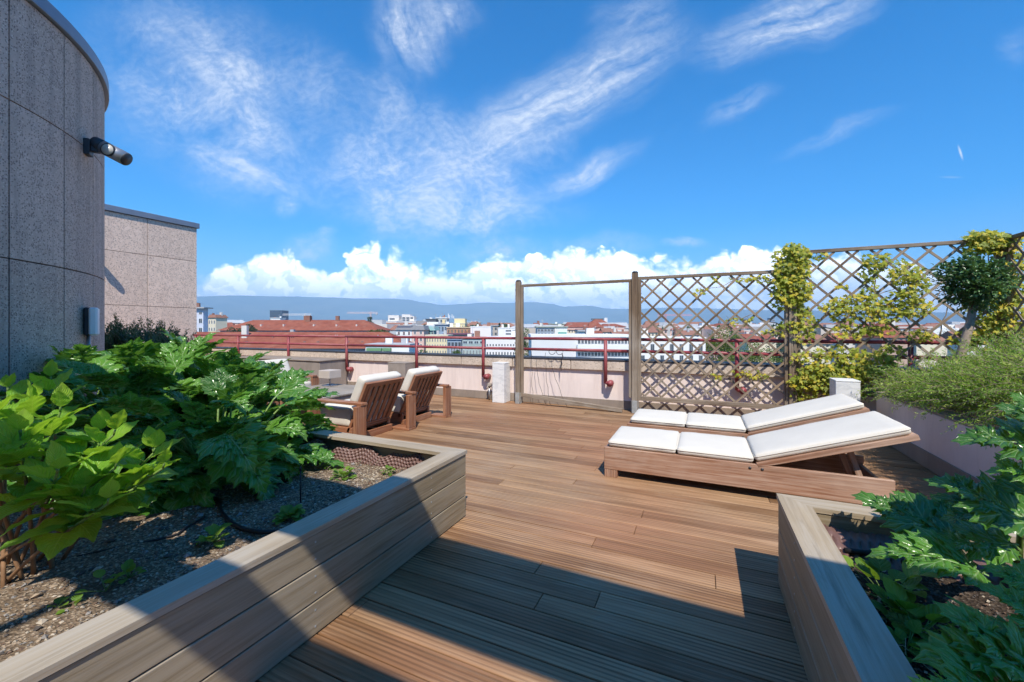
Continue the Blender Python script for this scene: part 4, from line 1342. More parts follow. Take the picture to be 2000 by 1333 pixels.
# --- long red roofs
b2 = bldg('long_house', 'long farther house with red hipped roof and dark window band', 430, 737, 646, 128, 13, cmat((.40, .42, .47)), 'hip', TILE, [(648, 654, 30, .62, WHITE, 500, 725)], vr=625.5, over=.9)
addp(b2, 128, 583.5, 'chimney', TILE2, 574, 584, 616, 628, 6, 8.5)
addp(b2, 128, 583.5, 'stair_window', CREAM, 688, 697, 645.5, 655, -.12, .02)
b3 = bldg('long_house', 'long nearer house with red hipped roof just behind the railing', 180, 792, 681, 92, 12, cmat((.36, .40, .47)), 'hip', TILE, [(684, 694, 44, .55, WHITE, 560, 712)], vr=651, over=.9)
for uu in (515, 552, 556, 642, 646, 728): addp(b3, 92, 486, 'roof_vent', GREY, uu, uu + 1.6, 655, 659.5, 3.2, 3.5)
for uu in (470, 585, 612, 672, 700, 745): addp(b3, 92, 486, 'skylight', DGREY, uu, uu + 5, 668, 673, 1.6, 2.9)
for uu in (500, 545, 605, 650, 690): addp(b2, 128, 583.5, 'skylight', PALE, uu, uu + 2.5, 634, 638, 2.0, 3.4)
bldg('low_annex', 'low white annex with green awnings below the end of the near red roof', 714, 799, 677, 84, 8, WHITE, 'flat', GREY, [(692, 699, 8, .6, DGREY)], bal=[(680, 685.5, cmat((.16, .30, .15)), 718, 747, .8), (680, 685.5, cmat((.16, .30, .15)), 749, 765, .8)], over=.2)
# --- middle
st = bldg('terraced_block', 'stepped white terrace apartments on the rise beyond the red roofs', 742, 812, 628, 520, 22, cmat((.78, .72, .66)), 'flat', WHITE, [(631, 635, 12, .55, DGREY), (638, 642, 12, .55, DGREY)], over=.3)
for (a, c_, v0) in ((757, 778, 616), (784, 800, 614.5), (800, 808, 618)):
    addp(st, 520, 777, 'upper_storey', cmat((.78, .72, .66)), a, c_, v0, 627.4, 2, 16)
for (a, c_, v0) in ((785, 791, 620), (793, 799, 620), (785, 791, 624.2), (793, 799, 624.2), (801, 806, 620), (760, 770, 622)):
    addp(st, 520, 777, 'window', GLASS, a, c_, v0, v0 + 2.6, 1.6, 2.2)
bldg('town_house', 'long low cream house below the stepped white terraces', 728, 770, 637, 380, 14, cmat((.70, .66, .46)), 'flat', CREAM, [(641, 647, 7, .4, WHITE)])
ms = bldg('town_house', 'white fronted house under grey mansard roof with solar panels', 774, 804, 645, 165, 12, WHITE, 'mansard', SLATE, [(648, 655, 3, .42, PINK), (661, 668, 3, .42, PINK), (675, 683, 3, .42, PINK)], vr=636)
addp(ms, 165, 789, 'solar_panel', cmat((.03, .05, .12), .2), 775, 802, 638, 641.5, .1, .25)
bldg('town_house', 'pink house with framed dark windows under grey mansard roof', 804.5, 828, 645, 165, 12, PINK, 'mansard', SLATE, [(647, 653.5, 2, .42, WHITE), (660, 667, 2, .42, WHITE), (672, 679, 2, .42, WHITE), (684, 690, 2, .42, WHITE)], vr=636.5)
bldg('town_house', 'narrow grey house with a steep slate roof between the mansard roofs and the terraces', 810, 836, 638, 300, 12, GREY, 'mansard', SLATE, [(640, 644, 4, .5, WHITE)], vr=627)
bldg('town_house', 'teal glazed roof house right of the pink house', 828.5, 848, 646, 175, 12, TEAL, 'mansard', TEAL, [(649, 656, 3, .6, GREY), (662, 669, 3, .5, WHITE), (676, 683, 3, .5, WHITE)], vr=638)
bldg('apartment_block', 'pale yellow apartment block with rows of narrow windows above the dark green tree', 832, 873, 657, 150, 12, cmat((.74, .64, .40)), 'flat', CREAM, [(661, 668, 8, .42, WHITE), (673, 680, 8, .42, WHITE), (685, 692, 8, .42, WHITE)], over=.4)
bldg('office_block', 'dark grey box shaped penthouse with tall windows', 832, 851, 624.5, 270, 12, DGREY, 'flat', DGREY, [(627, 634, 5, .6, GREY)])
gx = bldg('office_block', 'grey and yellow roof top offices carrying white antennas', 852, 872, 622, 275, 12, cmat((.50, .52, .48)), 'flat', WHITE, [(625, 630, 3, .5, DGREY)])
addp(gx, 275, 862, 'panel', YEL, 864, 869, 624.5, 632, -.3, -.1)
for uu, vv in ((873.5, 612.5), (876, 616), (880.5, 614), (884, 617)): addp(gx, 275, 862, 'antenna', WHITE, uu, uu + 1.1, vv, 622, 4, 4.4)
bldg('office_block', 'blue glass office block left of the pale yellow gable wall', 849, 874, 635, 215, 12, BLUEG, 'flat', GREY, [(638, 648, 4, .72, cmat((.45, .55, .65)))])
yb = bldg('apartment_block', 'pale yellow block with blank wall above the arched roof terrace', 875, 908, 633, 255, 14, cmat((.78, .66, .38)), 'flat', CREAM, [(636, 639, 2, .4, WHITE, 895, 907)], over=.2)
addp(yb, 255, 891.5, 'upper_storey', cmat((.78, .66, .38)), 886.5, 907.8, 622.5, 632.4, 2, 12)
bldg('terrace_house', 'terracotta house with roof terrace and purple awning', 868, 921, 654, 175, 12, cmat((.50, .40, .30)), 'flat', cmat((.16, .07, .12)), [(662, 672, 6, .6, GREY), (678, 690, 6, .6, GREY)], over=.6)
bldg('garden_pavilion', 'brown arched pavilion on the roof terrace above the purple awning', 873, 919, 641, 187, 8, cmat((.42, .22, .13)), 'flat', cmat((.62, .50, .33)), [(643.5, 651, 7, .55, OCHRE)], over=.3)
bldg('apartment_block', 'small beige flats with white roofs on the skyline', 911, 938, 630, 430, 14, cmat((.60, .52, .44)), 'flat', WHITE, [(632, 634.5, 7, .5, DGREY), (636.5, 639, 7, .5, DGREY)])
bldg('gable_wall', 'large blank white wall standing above the railing', 919, 959, 640, 180, 14, cmat((.82, .76, .73), .8, .03), 'flat', WHITE, over=.05)
bldg('apartment_block', 'tan narrow flats behind the right edge of the blank white wall', 957, 972, 637, 235, 12, cmat((.46, .40, .33)), 'flat', GREY, [(640, 645, 2, .5, DGREY), (650, 655, 2, .5, DGREY)])
bldg('shop_building', 'blue glass fronted building below the purple awning', 874, 901, 664, 126, 9, BLUEG, 'flat', BLUEG, [(669, 677, 4, .7, DGREY), (681, 694, 5, .62, WHITE)], over=.3)
bldg('office_block', 'grey green office block with wide glazing left of a railing post', 903, 947, 663, 118, 12, cmat((.36, .44, .42)), 'flat', WHITE, [(666, 672, 4, .84, cmat((.55, .62, .64))), (684, 694, 7, .5, WHITE)], over=.2)
bldg('apartment_block', 'plain white building with small paired windows left of the open timber frame', 949, 1012, 662, 108, 12, cmat((.80, .77, .75), .8, .04), 'flat', WHITE, [(672.5, 676, 11, .4, DGREY), (688, 693.5, 11, .4, DGREY)], over=.1)
wm = bldg('modern_villa', 'white modern house with ribbon windows and a square chimney', 973, 1014, 642, 205, 13, cmat((.84, .82, .80), .7, .03), 'flat', WHITE, [(645, 648, 1, .9, GREY, 987, 999), (645, 648, 1, .9, GREY, 1000, 1012), (651, 654, 1, .9, GREY, 987, 999), (651, 654, 1, .9, GREY, 1000, 1012)], over=.1)
addp(wm, 205, 993.5, 'chimney', WHITE, 991.5, 995, 633.5, 641.6, 3, 4)
# --- seen through the empty frame
bldg('apartment_block', 'grey glazed block with white end wall seen through the open frame', 1049, 1082, 640, 185, 12, cmat((.30, .36, .42)), 'flat', cmat((.38, .42, .36)), [(643, 648, 5, .7, GREY), (650, 655, 5, .7, GREY)], over=.5)
bldg('town_house', 'white end wall with green sunblind beside the grey glazed block', 1083, 1108, 640, 188, 12, WHITE, 'flat', cmat((.38, .42, .36)), bal=[(649.5, 653, cmat((.05, .36, .26)), 1090, 1106, .8)], over=.4)
bldg('town_house', 'small white house with red tiled roof at the left of the open frame', 1044, 1070, 637, 290, 12, WHITE, 'gable', TILE, [(639, 642, 4, .4, DGREY)], vr=631)
bldg('flat_roofed_house', 'cream flat roofed house with greenish roof on the skyline inside the open frame', 1071, 1112, 634, 300, 12, CREAM, 'flat', cmat((.30, .34, .24)), [(636, 639, 6, .4, DGREY)])
ch = bldg('church_hall', 'steep red tiled hall roof with dark ridge seen through the open frame', 1148, 1198, 638, 310, 20, cmat((.45, .36, .28)), 'hip', TILE, [(640, 645, 5, .4, DGREY)], vr=622.5, over=.8)
addp(ch, 310, 1173, 'ridge_cap', DGREY, 1160, 1184, 622, 624.5, 9, 11)
for i, (u0, u1, vt, vr, D, wl, rf, lb) in enumerate([
    (1104, 1126, 645, 640, 255, CREAM, TILE2, 'cream house with brown gable between the grey block and the red hall'),
    (1128, 1150, 648, 643, 240, PALE, TILE2, 'pale house with brown roof left below the steep red hall'),
    (1150, 1176, 652, 646.5, 215, CREAM, TILE, 'cream house with orange roof directly below the steep red hall'),
    (1178, 1206, 649, 641, 225, cmat((.72, .62, .48)), TILE2, 'ochre house with brown roof right below the steep red hall'),
    (1200, 1234, 655, 648, 190, cmat((.62, .46, .36)), TILE2, 'salmon house with wide brown roof against the middle post'),
    (1206, 1232, 640, 634, 330, WHITE, TILE2, 'small white house on the skyline against the middle post'),
    (1118, 1146, 637, 633, 380, PINK, TILE, 'small pink house with red roof on the skyline left of the red hall')]):
    bldg('town_house', lb, u0, u1, vt, D, 10, wl, 'gable', rf, [(vt + 1.5, vt + 4.5, 4, .4, DGREY)], vr=vr, group='small roofs seen through the open frame')
bldg('roof_house', 'white lift hut with grey roof vents in front of the brown roofs', 1131, 1142, 648, 120, 4, WHITE, 'flat', GREY)
bw = bldg('apartment_block', 'big white block with blank left wall and window bands, filling the open frame', 1038, 1234, 659, 78, 13, cmat((.70, .69, .68), .8, .03), 'flat', WHITE,
          [(664.5, 672, 16, .8, GREY, 1128, 1232), (688.5, 696, 16, .8, GREY, 1128, 1232)], bal=[(674, 683.5, WHITE, 1126, 1234, 1.1), (698, 706, WHITE, 1126, 1234, 1.1)], over=.15)
# --- behind the lattice
bldg('apartment_block', 'white block with dark windows seen through the bare lattice', 1246, 1378, 664, 82, 12, cmat((.80, .78, .76), .8, .03), 'flat', WHITE,
     [(672, 688, 7, .42, GREY), (694, 706, 7, .42, GREY)], over=.1)
for i, (u0, u1, vt, vr, D, wl, rf, lb) in enumerate([
    (1252, 1285, 650, 643, 230, CREAM, TILE2, 'cream house with brown roof behind the left of the bare lattice'),
    (1290, 1325, 645, 638, 260, PINK, TILE, 'pinkish house with red roof behind the middle of the bare lattice'),
    (1330, 1366, 655, 646, 200, PALE, TILE2, 'pale house with tall brown roof left of the green tree behind the lattice'),
    (1440, 1476, 650, 642, 250, WHITE, TILE2, 'white house with brown roof right of the green tree behind the lattice'),
    (1462, 1516, 664, 653, 150, CREAM, TILE, 'house with bright red roof behind the right end of the bare lattice'),
    (1560, 1622, 672, 655, 130, CREAM, TILE2, 'wide house with brown red roof behind the left of the overgrown lattice'),
    (1636, 1700, 668, 652, 150, PALE, TILE, 'house with red roof behind the middle of the overgrown lattice'),
    (1722, 1776, 660, 630, 140, cmat((.5, .34, .26)), TILE, 'house with steep pointed red roof behind the overgrown lattice'),
    (1790, 1850, 668, 650, 150, CREAM, TILE2, 'cream house with brown roof behind the small leaning tree'),
    (1880, 1960, 664, 648, 170, PALE, TILE2, 'pale house with brown roof behind the trellis corner')]):
    bldg('town_house', lb, u0, u1, vt, D, 11, wl, 'gable' if i != 7 else 'hip', rf, [(vt + 2, vt + 6, 5, .4, DGREY)], vr=vr, group='roofs seen through the lattice')
bldg('glass_hall', 'white hall with glazed upper storey on the skyline behind the lattice', 1440, 1466, 641, 420, 16, WHITE, 'flat', WHITE, [(633, 640, 6, .7, BLUEG)], over=.2)
o = thing('church_spire', 'dark pointed church spire on the skyline behind the lattice', 'church', tuple(at(1405, 700, 900).xy) + (ZG,))
px = 900 / F; b = MB(); q = o.location
b.box(q.x - 4, q.x + 4, q.y - 4, q.y + 4, ZG, H + 6 * px, 0); b.build('tower', DGREY, o)
b = MB(); b.tube([(q.x, q.y, H + 6 * px), (q.x, q.y, H + 22 * px)], [4.6, .2], 8); b.build('spire', DGREY, o)
bldg('office_tower', 'grey square tower block on the skyline at the right end of the bare lattice', 1506, 1513, 622, 800, 12, cmat((.25, .30, .38)), 'flat', GREY, [(625, 628, 3, .7, GREY), (630, 633, 3, .7, GREY)])


def crane(label, um, vtop, D, ul, ur, vj, mat):
    px = D / F; p = at(um, vtop, D)
    o = thing('tower_crane', label, 'crane', (p.x, p.y, ZG), TH)
    w = 1.0; zt = p.z - ZG; zj = H - (vj - CY) * px - ZG
    b = MB()
    for sx in (-1, 1):
        for sy in (-1, 1): b.box(sx * w - .18, sx * w + .18, sy * w - .18, sy * w + .18, 0, zj + 3, 0)
    n = 24
    for i in range(n):
        z0 = zj * i / n; z1 = zj * (i + 1) / n; s_ = 1 if i % 2 else -1
        for sy in (-1, 1): b.bar((-s_ * w, sy * w, z0), (s_ * w, sy * w, z1), .22, .22, (0, 1, 0), 0)
    part('mast', b, mat, o)
    b = MB(); x0, x1 = (ul - um) * px, (ur - um) * px
    for zz, yy in ((zj, -.8), (zj, .8), (zj + 2.2, 0)): b.box(x0, x1, yy - .2, yy + .2, zz - .2, zz + .2, 0)
    m_ = int((x1 - x0) / 3)
    for i in range(m_):
        xa = x0 + (x1 - x0) * i / m_; xb = x0 + (x1 - x0) * (i + 1) / m_
        b.bar((xa, -.8, zj), ((xa + xb) / 2, 0, zj + 2.2), .2, .2, (0, 1, 0), 0); b.bar(((xa + xb) / 2, 0, zj + 2.2), (xb, -.8, zj), .2, .2, (0, 1, 0), 0)
    part('jib', b, mat, o)
    b = MB(); b.box(x1 - 4, x1 - 1, -1, 1, zj - 2.4, zj - .2, 0) if abs(x1) < abs(x0) else b.box(x0 + 1, x0 + 4, -1, 1, zj - 2.4, zj - .2, 0); part('counterweight', b, GREY, o)


crane('pale tower crane above the long red roof, right of the dark tower', 596, 612, 700, 552, 608, 616, cmat((.75, .70, .66)))
crane('pinkish tower crane left of the stepped white terraces', 724, 606, 760, 678, 738, 612.5, cmat((.76, .55, .50)))
crane('red and white tower crane behind the bare lattice', 1300, 612, 700, 1284, 1352, 617, cmat((.72, .30, .30)))


def tree(label, u, vtop, D, w, mat, vbase=None, dense=1.0, shape=1.0, n=None, group=None):
    """crown top at row vtop, crown width w metres"""
    p = at(u, vtop, D); o = thing('tree', label, 'tree', (p.x, p.y, ZG), 0, group)
    ht = w * 1.15 * shape; zc = p.z - ht / 2
    r = random.Random(int(u)); f = FOL(); ls = max(.35, 1.3 * D / F)
    cl = []
    for i in range(int(16 * dense)):
        q = rdir(); rr = r.uniform(.3, .95)
        cl.append((Vector((p.x + q.x * w / 2 * rr, p.y + q.y * w / 2 * rr, zc + q.z * ht / 2 * rr)), w * r.uniform(.13, .24)))
    N = n or int(130 * dense)
    for c_, cr in cl:
        for j in range(N):
            d_ = rdir(); d_.z *= .8
            a_ = c_ + d_ * cr * r.uniform(.55, 1.05)
            f.add(CLUMP, a_, (rdir() + d_ * .5), (rdir() * .7 + Vector((0, 0, .8))), ls * r.uniform(.6, 1.2))
    f.build('crown', mat, o, False)
    b = MB(); b.tube([(p.x, p.y, ZG), (p.x + .2, p.y, zc - ht * .3), (p.x, p.y, zc)], [w * .05, w * .035, w * .012], 8)
    for i in range(5):
        q = cl[i][0]; b.tube([(p.x + .1, p.y, zc - ht * .3), tuple(q)], [w * .018, w * .005], 5)
    b.build('trunk', M['bark'], o)
    return o


TG = 'town trees beyond the parapet'
tree('small round dark tree left in front of the farther red roof', 461, 639, 112, 5.5, M['tree_dark'], group=TG)
tree('taller dark pointed tree in front of the farther red roof', 487, 633, 112, 5.2, M['tree_dark'], shape=1.35, group=TG)
tree('dark tree rising behind the right end of the farther red roof', 721, 618, 190, 6.0, M['tree_dark'], group=TG)
tree('light green bush shaped tree between the two red roof ends', 752, 637, 105, 6.4, M['tree_leaf'], dense=1.2, group=TG)
tree('light green tree top right beside the nearer red roof end', 738, 641, 104, 5.0, M['tree_leaf'], group=TG)
tree('dark green tree below the pale yellow flats at the parapet', 825, 685, 92, 7.2, M['tree_leaf'], dense=1.2, group=TG)
tree('small green tree right of the blue glass shop front', 892, 684, 100, 4.2, M['tree_leaf'], group=TG)
tree('tall narrow tree just right of the left trellis post', 1023, 641, 96, 5.0, M['tree_leaf'], shape=1.7, group=TG)
tree('broad sunlit yellow green tree behind the bare lattice', 1404, 636, 105, 11.5, M['tree_yellow'], dense=2, group=TG)
tree('second sunlit tree lower right behind the bare lattice', 1468, 660, 95, 10.5, M['tree_yellow'], dense=1.8, group=TG)
tree('dark tree behind the vine wrapped post', 1528, 655, 110, 8, M['tree_dark'], group=TG)
tree('dark trees behind the overgrown lattice', 1668, 640, 260, 14, M['tree_dark'], group=TG)
tree('dark tree at the far right behind the corner vine', 1860, 634, 240, 14, M['tree_dark'], group=TG)

# far town: hundreds of tiny roofs and tree tops that read as one mass
r = random.Random(21); b = MB()
FM = [cmat((.66, .62, .56)), WHITE, cmat((.56, .48, .40)), TILE2, TILE, GREY, cmat((.48, .50, .52)), PINK]
for i in range(1500):
    D = 250 + 2700 * r.random() ** 1.6; u = r.uniform(300, 2350)
    v = r.gauss(641 if D < 900 else 637.5, 3.2 if D < 900 else 2.0) - (3 if u < 460 else 0)
    if 440 < u < 740: v = max(v, 628)
    px = D / F; w = r.uniform(9, 26); dp = r.uniform(8, 18); p = at(u, v, D); zt = min(p.z, 16)
    Mx = Matrix.Translation((p.x, p.y, 0)) @ Matrix.Rotation(TH + r.uniform(-.7, .7), 4, 'Z')
    b.cur = r.choice((0, 0, 1, 1, 2, 6, 7)); b.box(-w / 2, w / 2, 0, dp, ZG, zt, 0, Mx)
    if r.random() < .55:
        b.cur = r.choice((3, 3, 4, 5)); hr = r.uniform(2, 4)
        vs = [(-w / 2 - .4, -.4, zt), (w / 2 + .4, -.4, zt), (w / 2 + .4, dp + .4, zt), (-w / 2 - .4, dp + .4, zt), (-w / 2 + 2, dp / 2, zt + hr), (w / 2 - 2, dp / 2, zt + hr)]
        b.add([Mx @ Vector(q) for q in vs], [[0, 1, 5, 4], [1, 2, 5], [2, 3, 4, 5], [3, 0, 4]])
    else:
        b.cur = r.choice((5, 1, 6)); b.box(-w * .2, w * .2, dp * .3, dp * .6, zt + .01, zt + r.uniform(1, 3), 0, Mx)
tag(b.build('distant_town', FM), 'distant town of countless small pale walls and brown roofs up to the foot of the mountains', 'town', None, 'stuff')
f = FOL()
for i in range(640):
    D = 230 + 3000 * r.random() ** 1.3; u = r.uniform(300, 2350); v = r.uniform(634.5, 645) if D < 1000 else r.uniform(632.5, 638)
    if 440 < u < 745 and v < 630: continue
    p = at(u, v, D); w = r.uniform(5, 13)
    for j in range(46):
        q = rdir(); f.add(CLUMP, p + Vector((q.x * w * .6, q.y * w * .6, q.z * w * .45 - w * .45)), rdir(), rdir() + Vector((0, 0, .6)), w * .3)
    for j in range(8): q = rdir(); f.add(CLUMP, p + Vector((q.x * 2, q.y * 2, -w - 3 * j)), (0, 0, 1), rdir(), w * .3)
tag(f.build('distant_trees', M['tree_dark'], None, False), 'dark tree tops scattered through the distant town', 'trees', None, 'stuff')

# ground to the horizon and the mountain range
b = MB(); S_ = 16800
b.add([(-S_, -S_, ZG), (S_, -S_, ZG), (S_, S_, ZG), (-S_, S_, ZG)], [[0, 1, 2, 3]])
m, t = newmat('valley_ground'); P = pos(t)
t.out(t.bsdf(t.mix(t.rng(t.noise(P, .004, 8, .7), .35, .65), (.05, .085, .035), (.16, .15, .12)), .95, None, .1))
tag(b.build('ground', m), 'wide valley floor under the town', None, None, 'structure')
ridge = [(-700, 600), (200, 582), (390, 579), (450, 577), (560, 579), (640, 581), (700, 583), (760, 583), (795, 585), (830, 591), (865, 596), (900, 594), (950, 591), (985, 592), (1040, 590), (1075, 593), (1100, 599), (1150, 597), (1190, 603), (1240, 604), (1300, 601), (1400, 603), (1500, 606), (1650, 607), (1800, 610), (2000, 613), (2700, 612)]
nu, nd = 420, 46; vs = []; fs = []
for i in range(nu + 1):
    u = -700 + 3400 * i / nu
    for (a, c_) in zip(ridge[:-1], ridge[1:]):
        if a[0] <= u <= c_[0]:
            f_ = (u - a[0]) / (c_[0] - a[0]); f_ = f_ * f_ * (3 - 2 * f_); vr = a[1] + (c_[1] - a[1]) * f_
    k = (u - CX) / F; nrmk = math.sqrt(1 + k * k)
    for j in range(nd + 1):
        R = 8500 + 7000 * j / nd; Dd = R / nrmk
        Rr = 13500 / nrmk
        hr = H + (CY - vr) * Rr / F - ZG
        x = j / nd; prof_ = max(0, min(1, x / .714)); hgt_ = hr * (prof_ ** 1.5) if x <= .714 else hr * (1 - (x - .714) * .9)
        p = DV * Dd + RV * (k * Dd)
        nz = mnoise.fractal(Vector((p.x * .0009, p.y * .0009, 3)), .9, 2.1, 6)
        rg = 1 - abs(mnoise.noise(Vector((u * .012 + p.y * .0001, x * 1.6, 5))))
        hgt_ += (nz * 90 + (rg - .6) * 230 * prof_) * math.sin(PI * min(1, x / .714)) if x < .714 else 0
        vs.append((p.x, p.y, ZG - 1 + max(0, min(hgt_, 1230))))
for i in range(nu):
    for j in range(nd):
        a = i * (nd + 1) + j; fs.append([a, a + nd + 1, a + nd + 2, a + 1])
b = MB(); b.smooth = True; b.add(vs, fs)
m, t = newmat('forested_slope'); P = pos(t)
t.out(t.bsdf(t.mix(t.rng(t.noise(P, .0016, 8, .65), .4, .62), (.03, .055, .025), (.10, .11, .06)), .95, None, .1))
tag(b.build('mountains', m), 'long blue mountain range on the horizon under the clouds', None, None, 'structure')

# air
b = MB(); b.box(-17500, 17500, -17500, 17500, ZG - 2, 1260, 0)
m, t = newmat('haze_air'); m.use_nodes = True
v = t.n('ShaderNodeVolumePrincipled'); v.inputs['Color'].default_value = (.46, .72, 1.0, 1); v.inputs['Density'].default_value = HAZE
v.inputs['Anisotropy'].default_value = -.3
t.out(None, v.outputs[0])
if HAZE > 0: tag(b.build('haze', m), 'pale blue air between the terrace and the mountains', 'haze', None, 'stuff')

# ============================================================ plants
def acanthus(name, label, base, n, lmin, lmax, spread=.25, seed=0, mat='acanthus', el0=78, el1=12, az=(0, 360), group=None, extra=()):
    """rosette of long lobed leaves: outer ones low and drooping, inner ones upright"""
    r = random.Random(seed); base = Vector(base)
    o = thing(name, label, 'plant', base, 0, group)
    f = FOL(); b = MB()
    L = []
    for i in range(n):
        k = (i + .5) / n
        a = math.radians(az[0] + (az[1] - az[0]) * ((i * .618034) % 1.)) + r.uniform(-.2, .2)
        el = math.radians(el1 + (el0 - el1) * k ** 1.35 + r.uniform(-8, 8))
        sc_ = r.uniform(lmin, lmax) * (1 - .25 * k ** 2)
        pet = sc_ * r.uniform(.5, 1.05) * (.55 + 1.35 * k)
        L.append((a, el, sc_, pet))
    L += list(extra)
    for a, el, sc_, pet in L:
        h = Vector((math.cos(a), math.sin(a), 0)); d0 = h * math.cos(el) + Vector((0, 0, math.sin(el)))
        p0 = base + h * spread * r.random() * .6 + Vector((0, 0, .01)); p1 = p0 + d0 * pet
        e2 = el - r.uniform(.25, .6); d1 = h * math.cos(e2) + Vector((0, 0, math.sin(e2)))
        up = Vector((0, 0, 1)) - d1 * d1.z
        if up.length < .1: up = h * -1
        roll = r.uniform(-.45, .45); up = (up.normalized() + h.cross(Vector((0, 0, 1))) * roll).normalized()
        f.add(r.choice(ACAN), p1, d1, up, sc_, r.random(), r.uniform(.95, 1.25))
        b.tube([p0, p0.lerp(p1, .6) + Vector((0, 0, .012)), p1 + d1 * .01], [.010, .008, .006], 6)
    f.build('leaves', M[mat], o); b.build('leaf_stalks', M['petiole'], o)
    return o


AC = 'glossy lobed acanthus plants in the left planter'
for nm, bx_, by_, n, l0, l1_, e0, lb, sd in [
    (0, -3.18, 1.82, 70, .36, .50, 80, 'big acanthus with deeply lobed blue green leaves in the shade, front of the clump', 1),
    (0, -3.78, 2.22, 80, .34, .47, 86, 'bright sunlit acanthus at the far right of the clump, drooping over the planter end', 2),
    (0, -3.95, 1.72, 64, .38, .54, 84, 'shaded acanthus left behind the front one, beside the round tower', 3),
    (0, -4.6, 2.20, 76, .40, .57, 87, 'tall sunlit acanthus at the back of the clump below the railing', 4),
    (0, -5.4, 1.9, 46, .38, .52, 84, 'acanthus farthest back left below the dark rosemary', 5),
    (0, -4.12, 2.38, 80, .38, .53, 87, 'tall sunlit acanthus in the middle of the clump in front of the far armchair', 7),
    (0, -3.42, 2.22, 34, .26, .38, 66, 'low sunlit acanthus in the far corner of the planter by the brown membrane', 6)]:
    acanthus('acanthus_plant', lb, (bx_, by_, SOILZ), n, l0, l1_, .22, sd, group=AC, el0=e0, el1=6)

# right planter: leaf stalks reaching in from the right edge of the picture
RC = 'acanthus plants in the right planter'
def aim_leaf(px_u, px_v, D, base):
    q = at(px_u, px_v, D); d_ = q - Vector(base); return d_


def acanthus_aimed(label, base, leaves, seed, group):
    """leaves given as (start, tip, template, width) world points"""
    r = random.Random(seed); base = Vector(base); o = thing('acanthus_plant', label, 'plant', base, 0, group)
    f = FOL(); b = MB()
    for s_, e_, k, wd_, rollv in leaves:
        wd_ *= 1.06
        s_, e_ = Vector(s_), Vector(e_); tipl = Vector(ACTIP[k]); Lc = math.hypot(tipl.x, tipl.z); bend = math.atan2(-tipl.z, tipl.x)
        ch = e_ - s_; sc_ = ch.length / Lc; c_ = ch.normalized()
        side = c_.cross(Vector((0, 0, 1))).normalized(); up = side.cross(c_)
        d_ = c_ * math.cos(bend) + up * math.sin(bend); nrm = up * math.cos(bend) - c_ * math.sin(bend)
        tc_ = (Vector((0, 0, H)) - s_).normalized(); nrm = (nrm + side * rollv * .5 + tc_ * .75).normalized()
        f.add(ACAN[k], s_, d_, nrm, sc_, r.random(), wd_)
        m_ = base.lerp(s_, .55) + Vector((0, 0, .06))
        b.tube([base, m_, s_ + d_ * .02], [.013, .010, .007], 7)
    f.build('leaves', M['acanthus'], o); b.build('leaf_stalks', M['petiole'], o); return o


SR = .33
bA = at_z(1985, 1150, SR)
acanthus_aimed('acanthus with one bright leaf reaching over the end cap of the right planter', bA, [
    (at(1872, 1062, 1.62), at(1672, 990, 1.85), 1, 1.15, .1), (at(1850, 1030, 1.7), at(1745, 962, 1.85), 0, .9, .5), (at(1890, 1040, 1.66), at(1815, 968, 1.78), 0, 1.0, -.3),
    (at(1930, 1125, 1.4), at(1720, 1112, 1.5), 2, .9, .3), (at(1990, 1065, 1.42), at(1826, 1078, 1.52), 4, 1.2, .4), (at(2000, 1015, 1.5), at(1845, 1020, 1.62), 4, 1.1, .4)], 3, RC)
bB = at_z(2120, 1180, SR)
acanthus_aimed('acanthus with large dark leaves rising at the right edge below the rosemary', bB, [
    (at(2040, 1035, 1.32), at(1812, 944, 1.52), 4, 1.35, .5), (at(2010, 1015, 1.42), at(1835, 988, 1.56), 1, .9, .2), (at(2040, 1000, 1.38), at(1945, 890, 1.5), 0, 1.2, .3),
    (at(2110, 890, 1.28), at(1872, 866, 1.44), 4, 1.5, .6), (at(2120, 860, 1.3), at(1950, 795, 1.42), 0, 1.4, .5), (at(2080, 850, 1.38), at(1975, 770, 1.5), 0, 1.2, .3),
    (at(2110, 940, 1.2), at(1930, 925, 1.34), 4, 1.3, .6)], 4, RC)
bC = at_z(2150, 1330, SR)
acanthus_aimed('acanthus with big blue green spiny leaves filling the bottom right corner', bC, [
    (at(2150, 1340, .95), at(1822, 1305, .98), 4, 1.15, .3), (at(2090, 1400, .92), at(1835, 1195, 1.06), 4, 1.2, .3), (at(2130, 1290, .98), at(1915, 1150, 1.12), 4, 1.1, .3),
    (at(2110, 1190, 1.05), at(1925, 1110, 1.18), 0, 1.2, .3), (at(2080, 1450, .88), at(1815, 1400, .86), 1, 1.2, .3)], 5, RC)


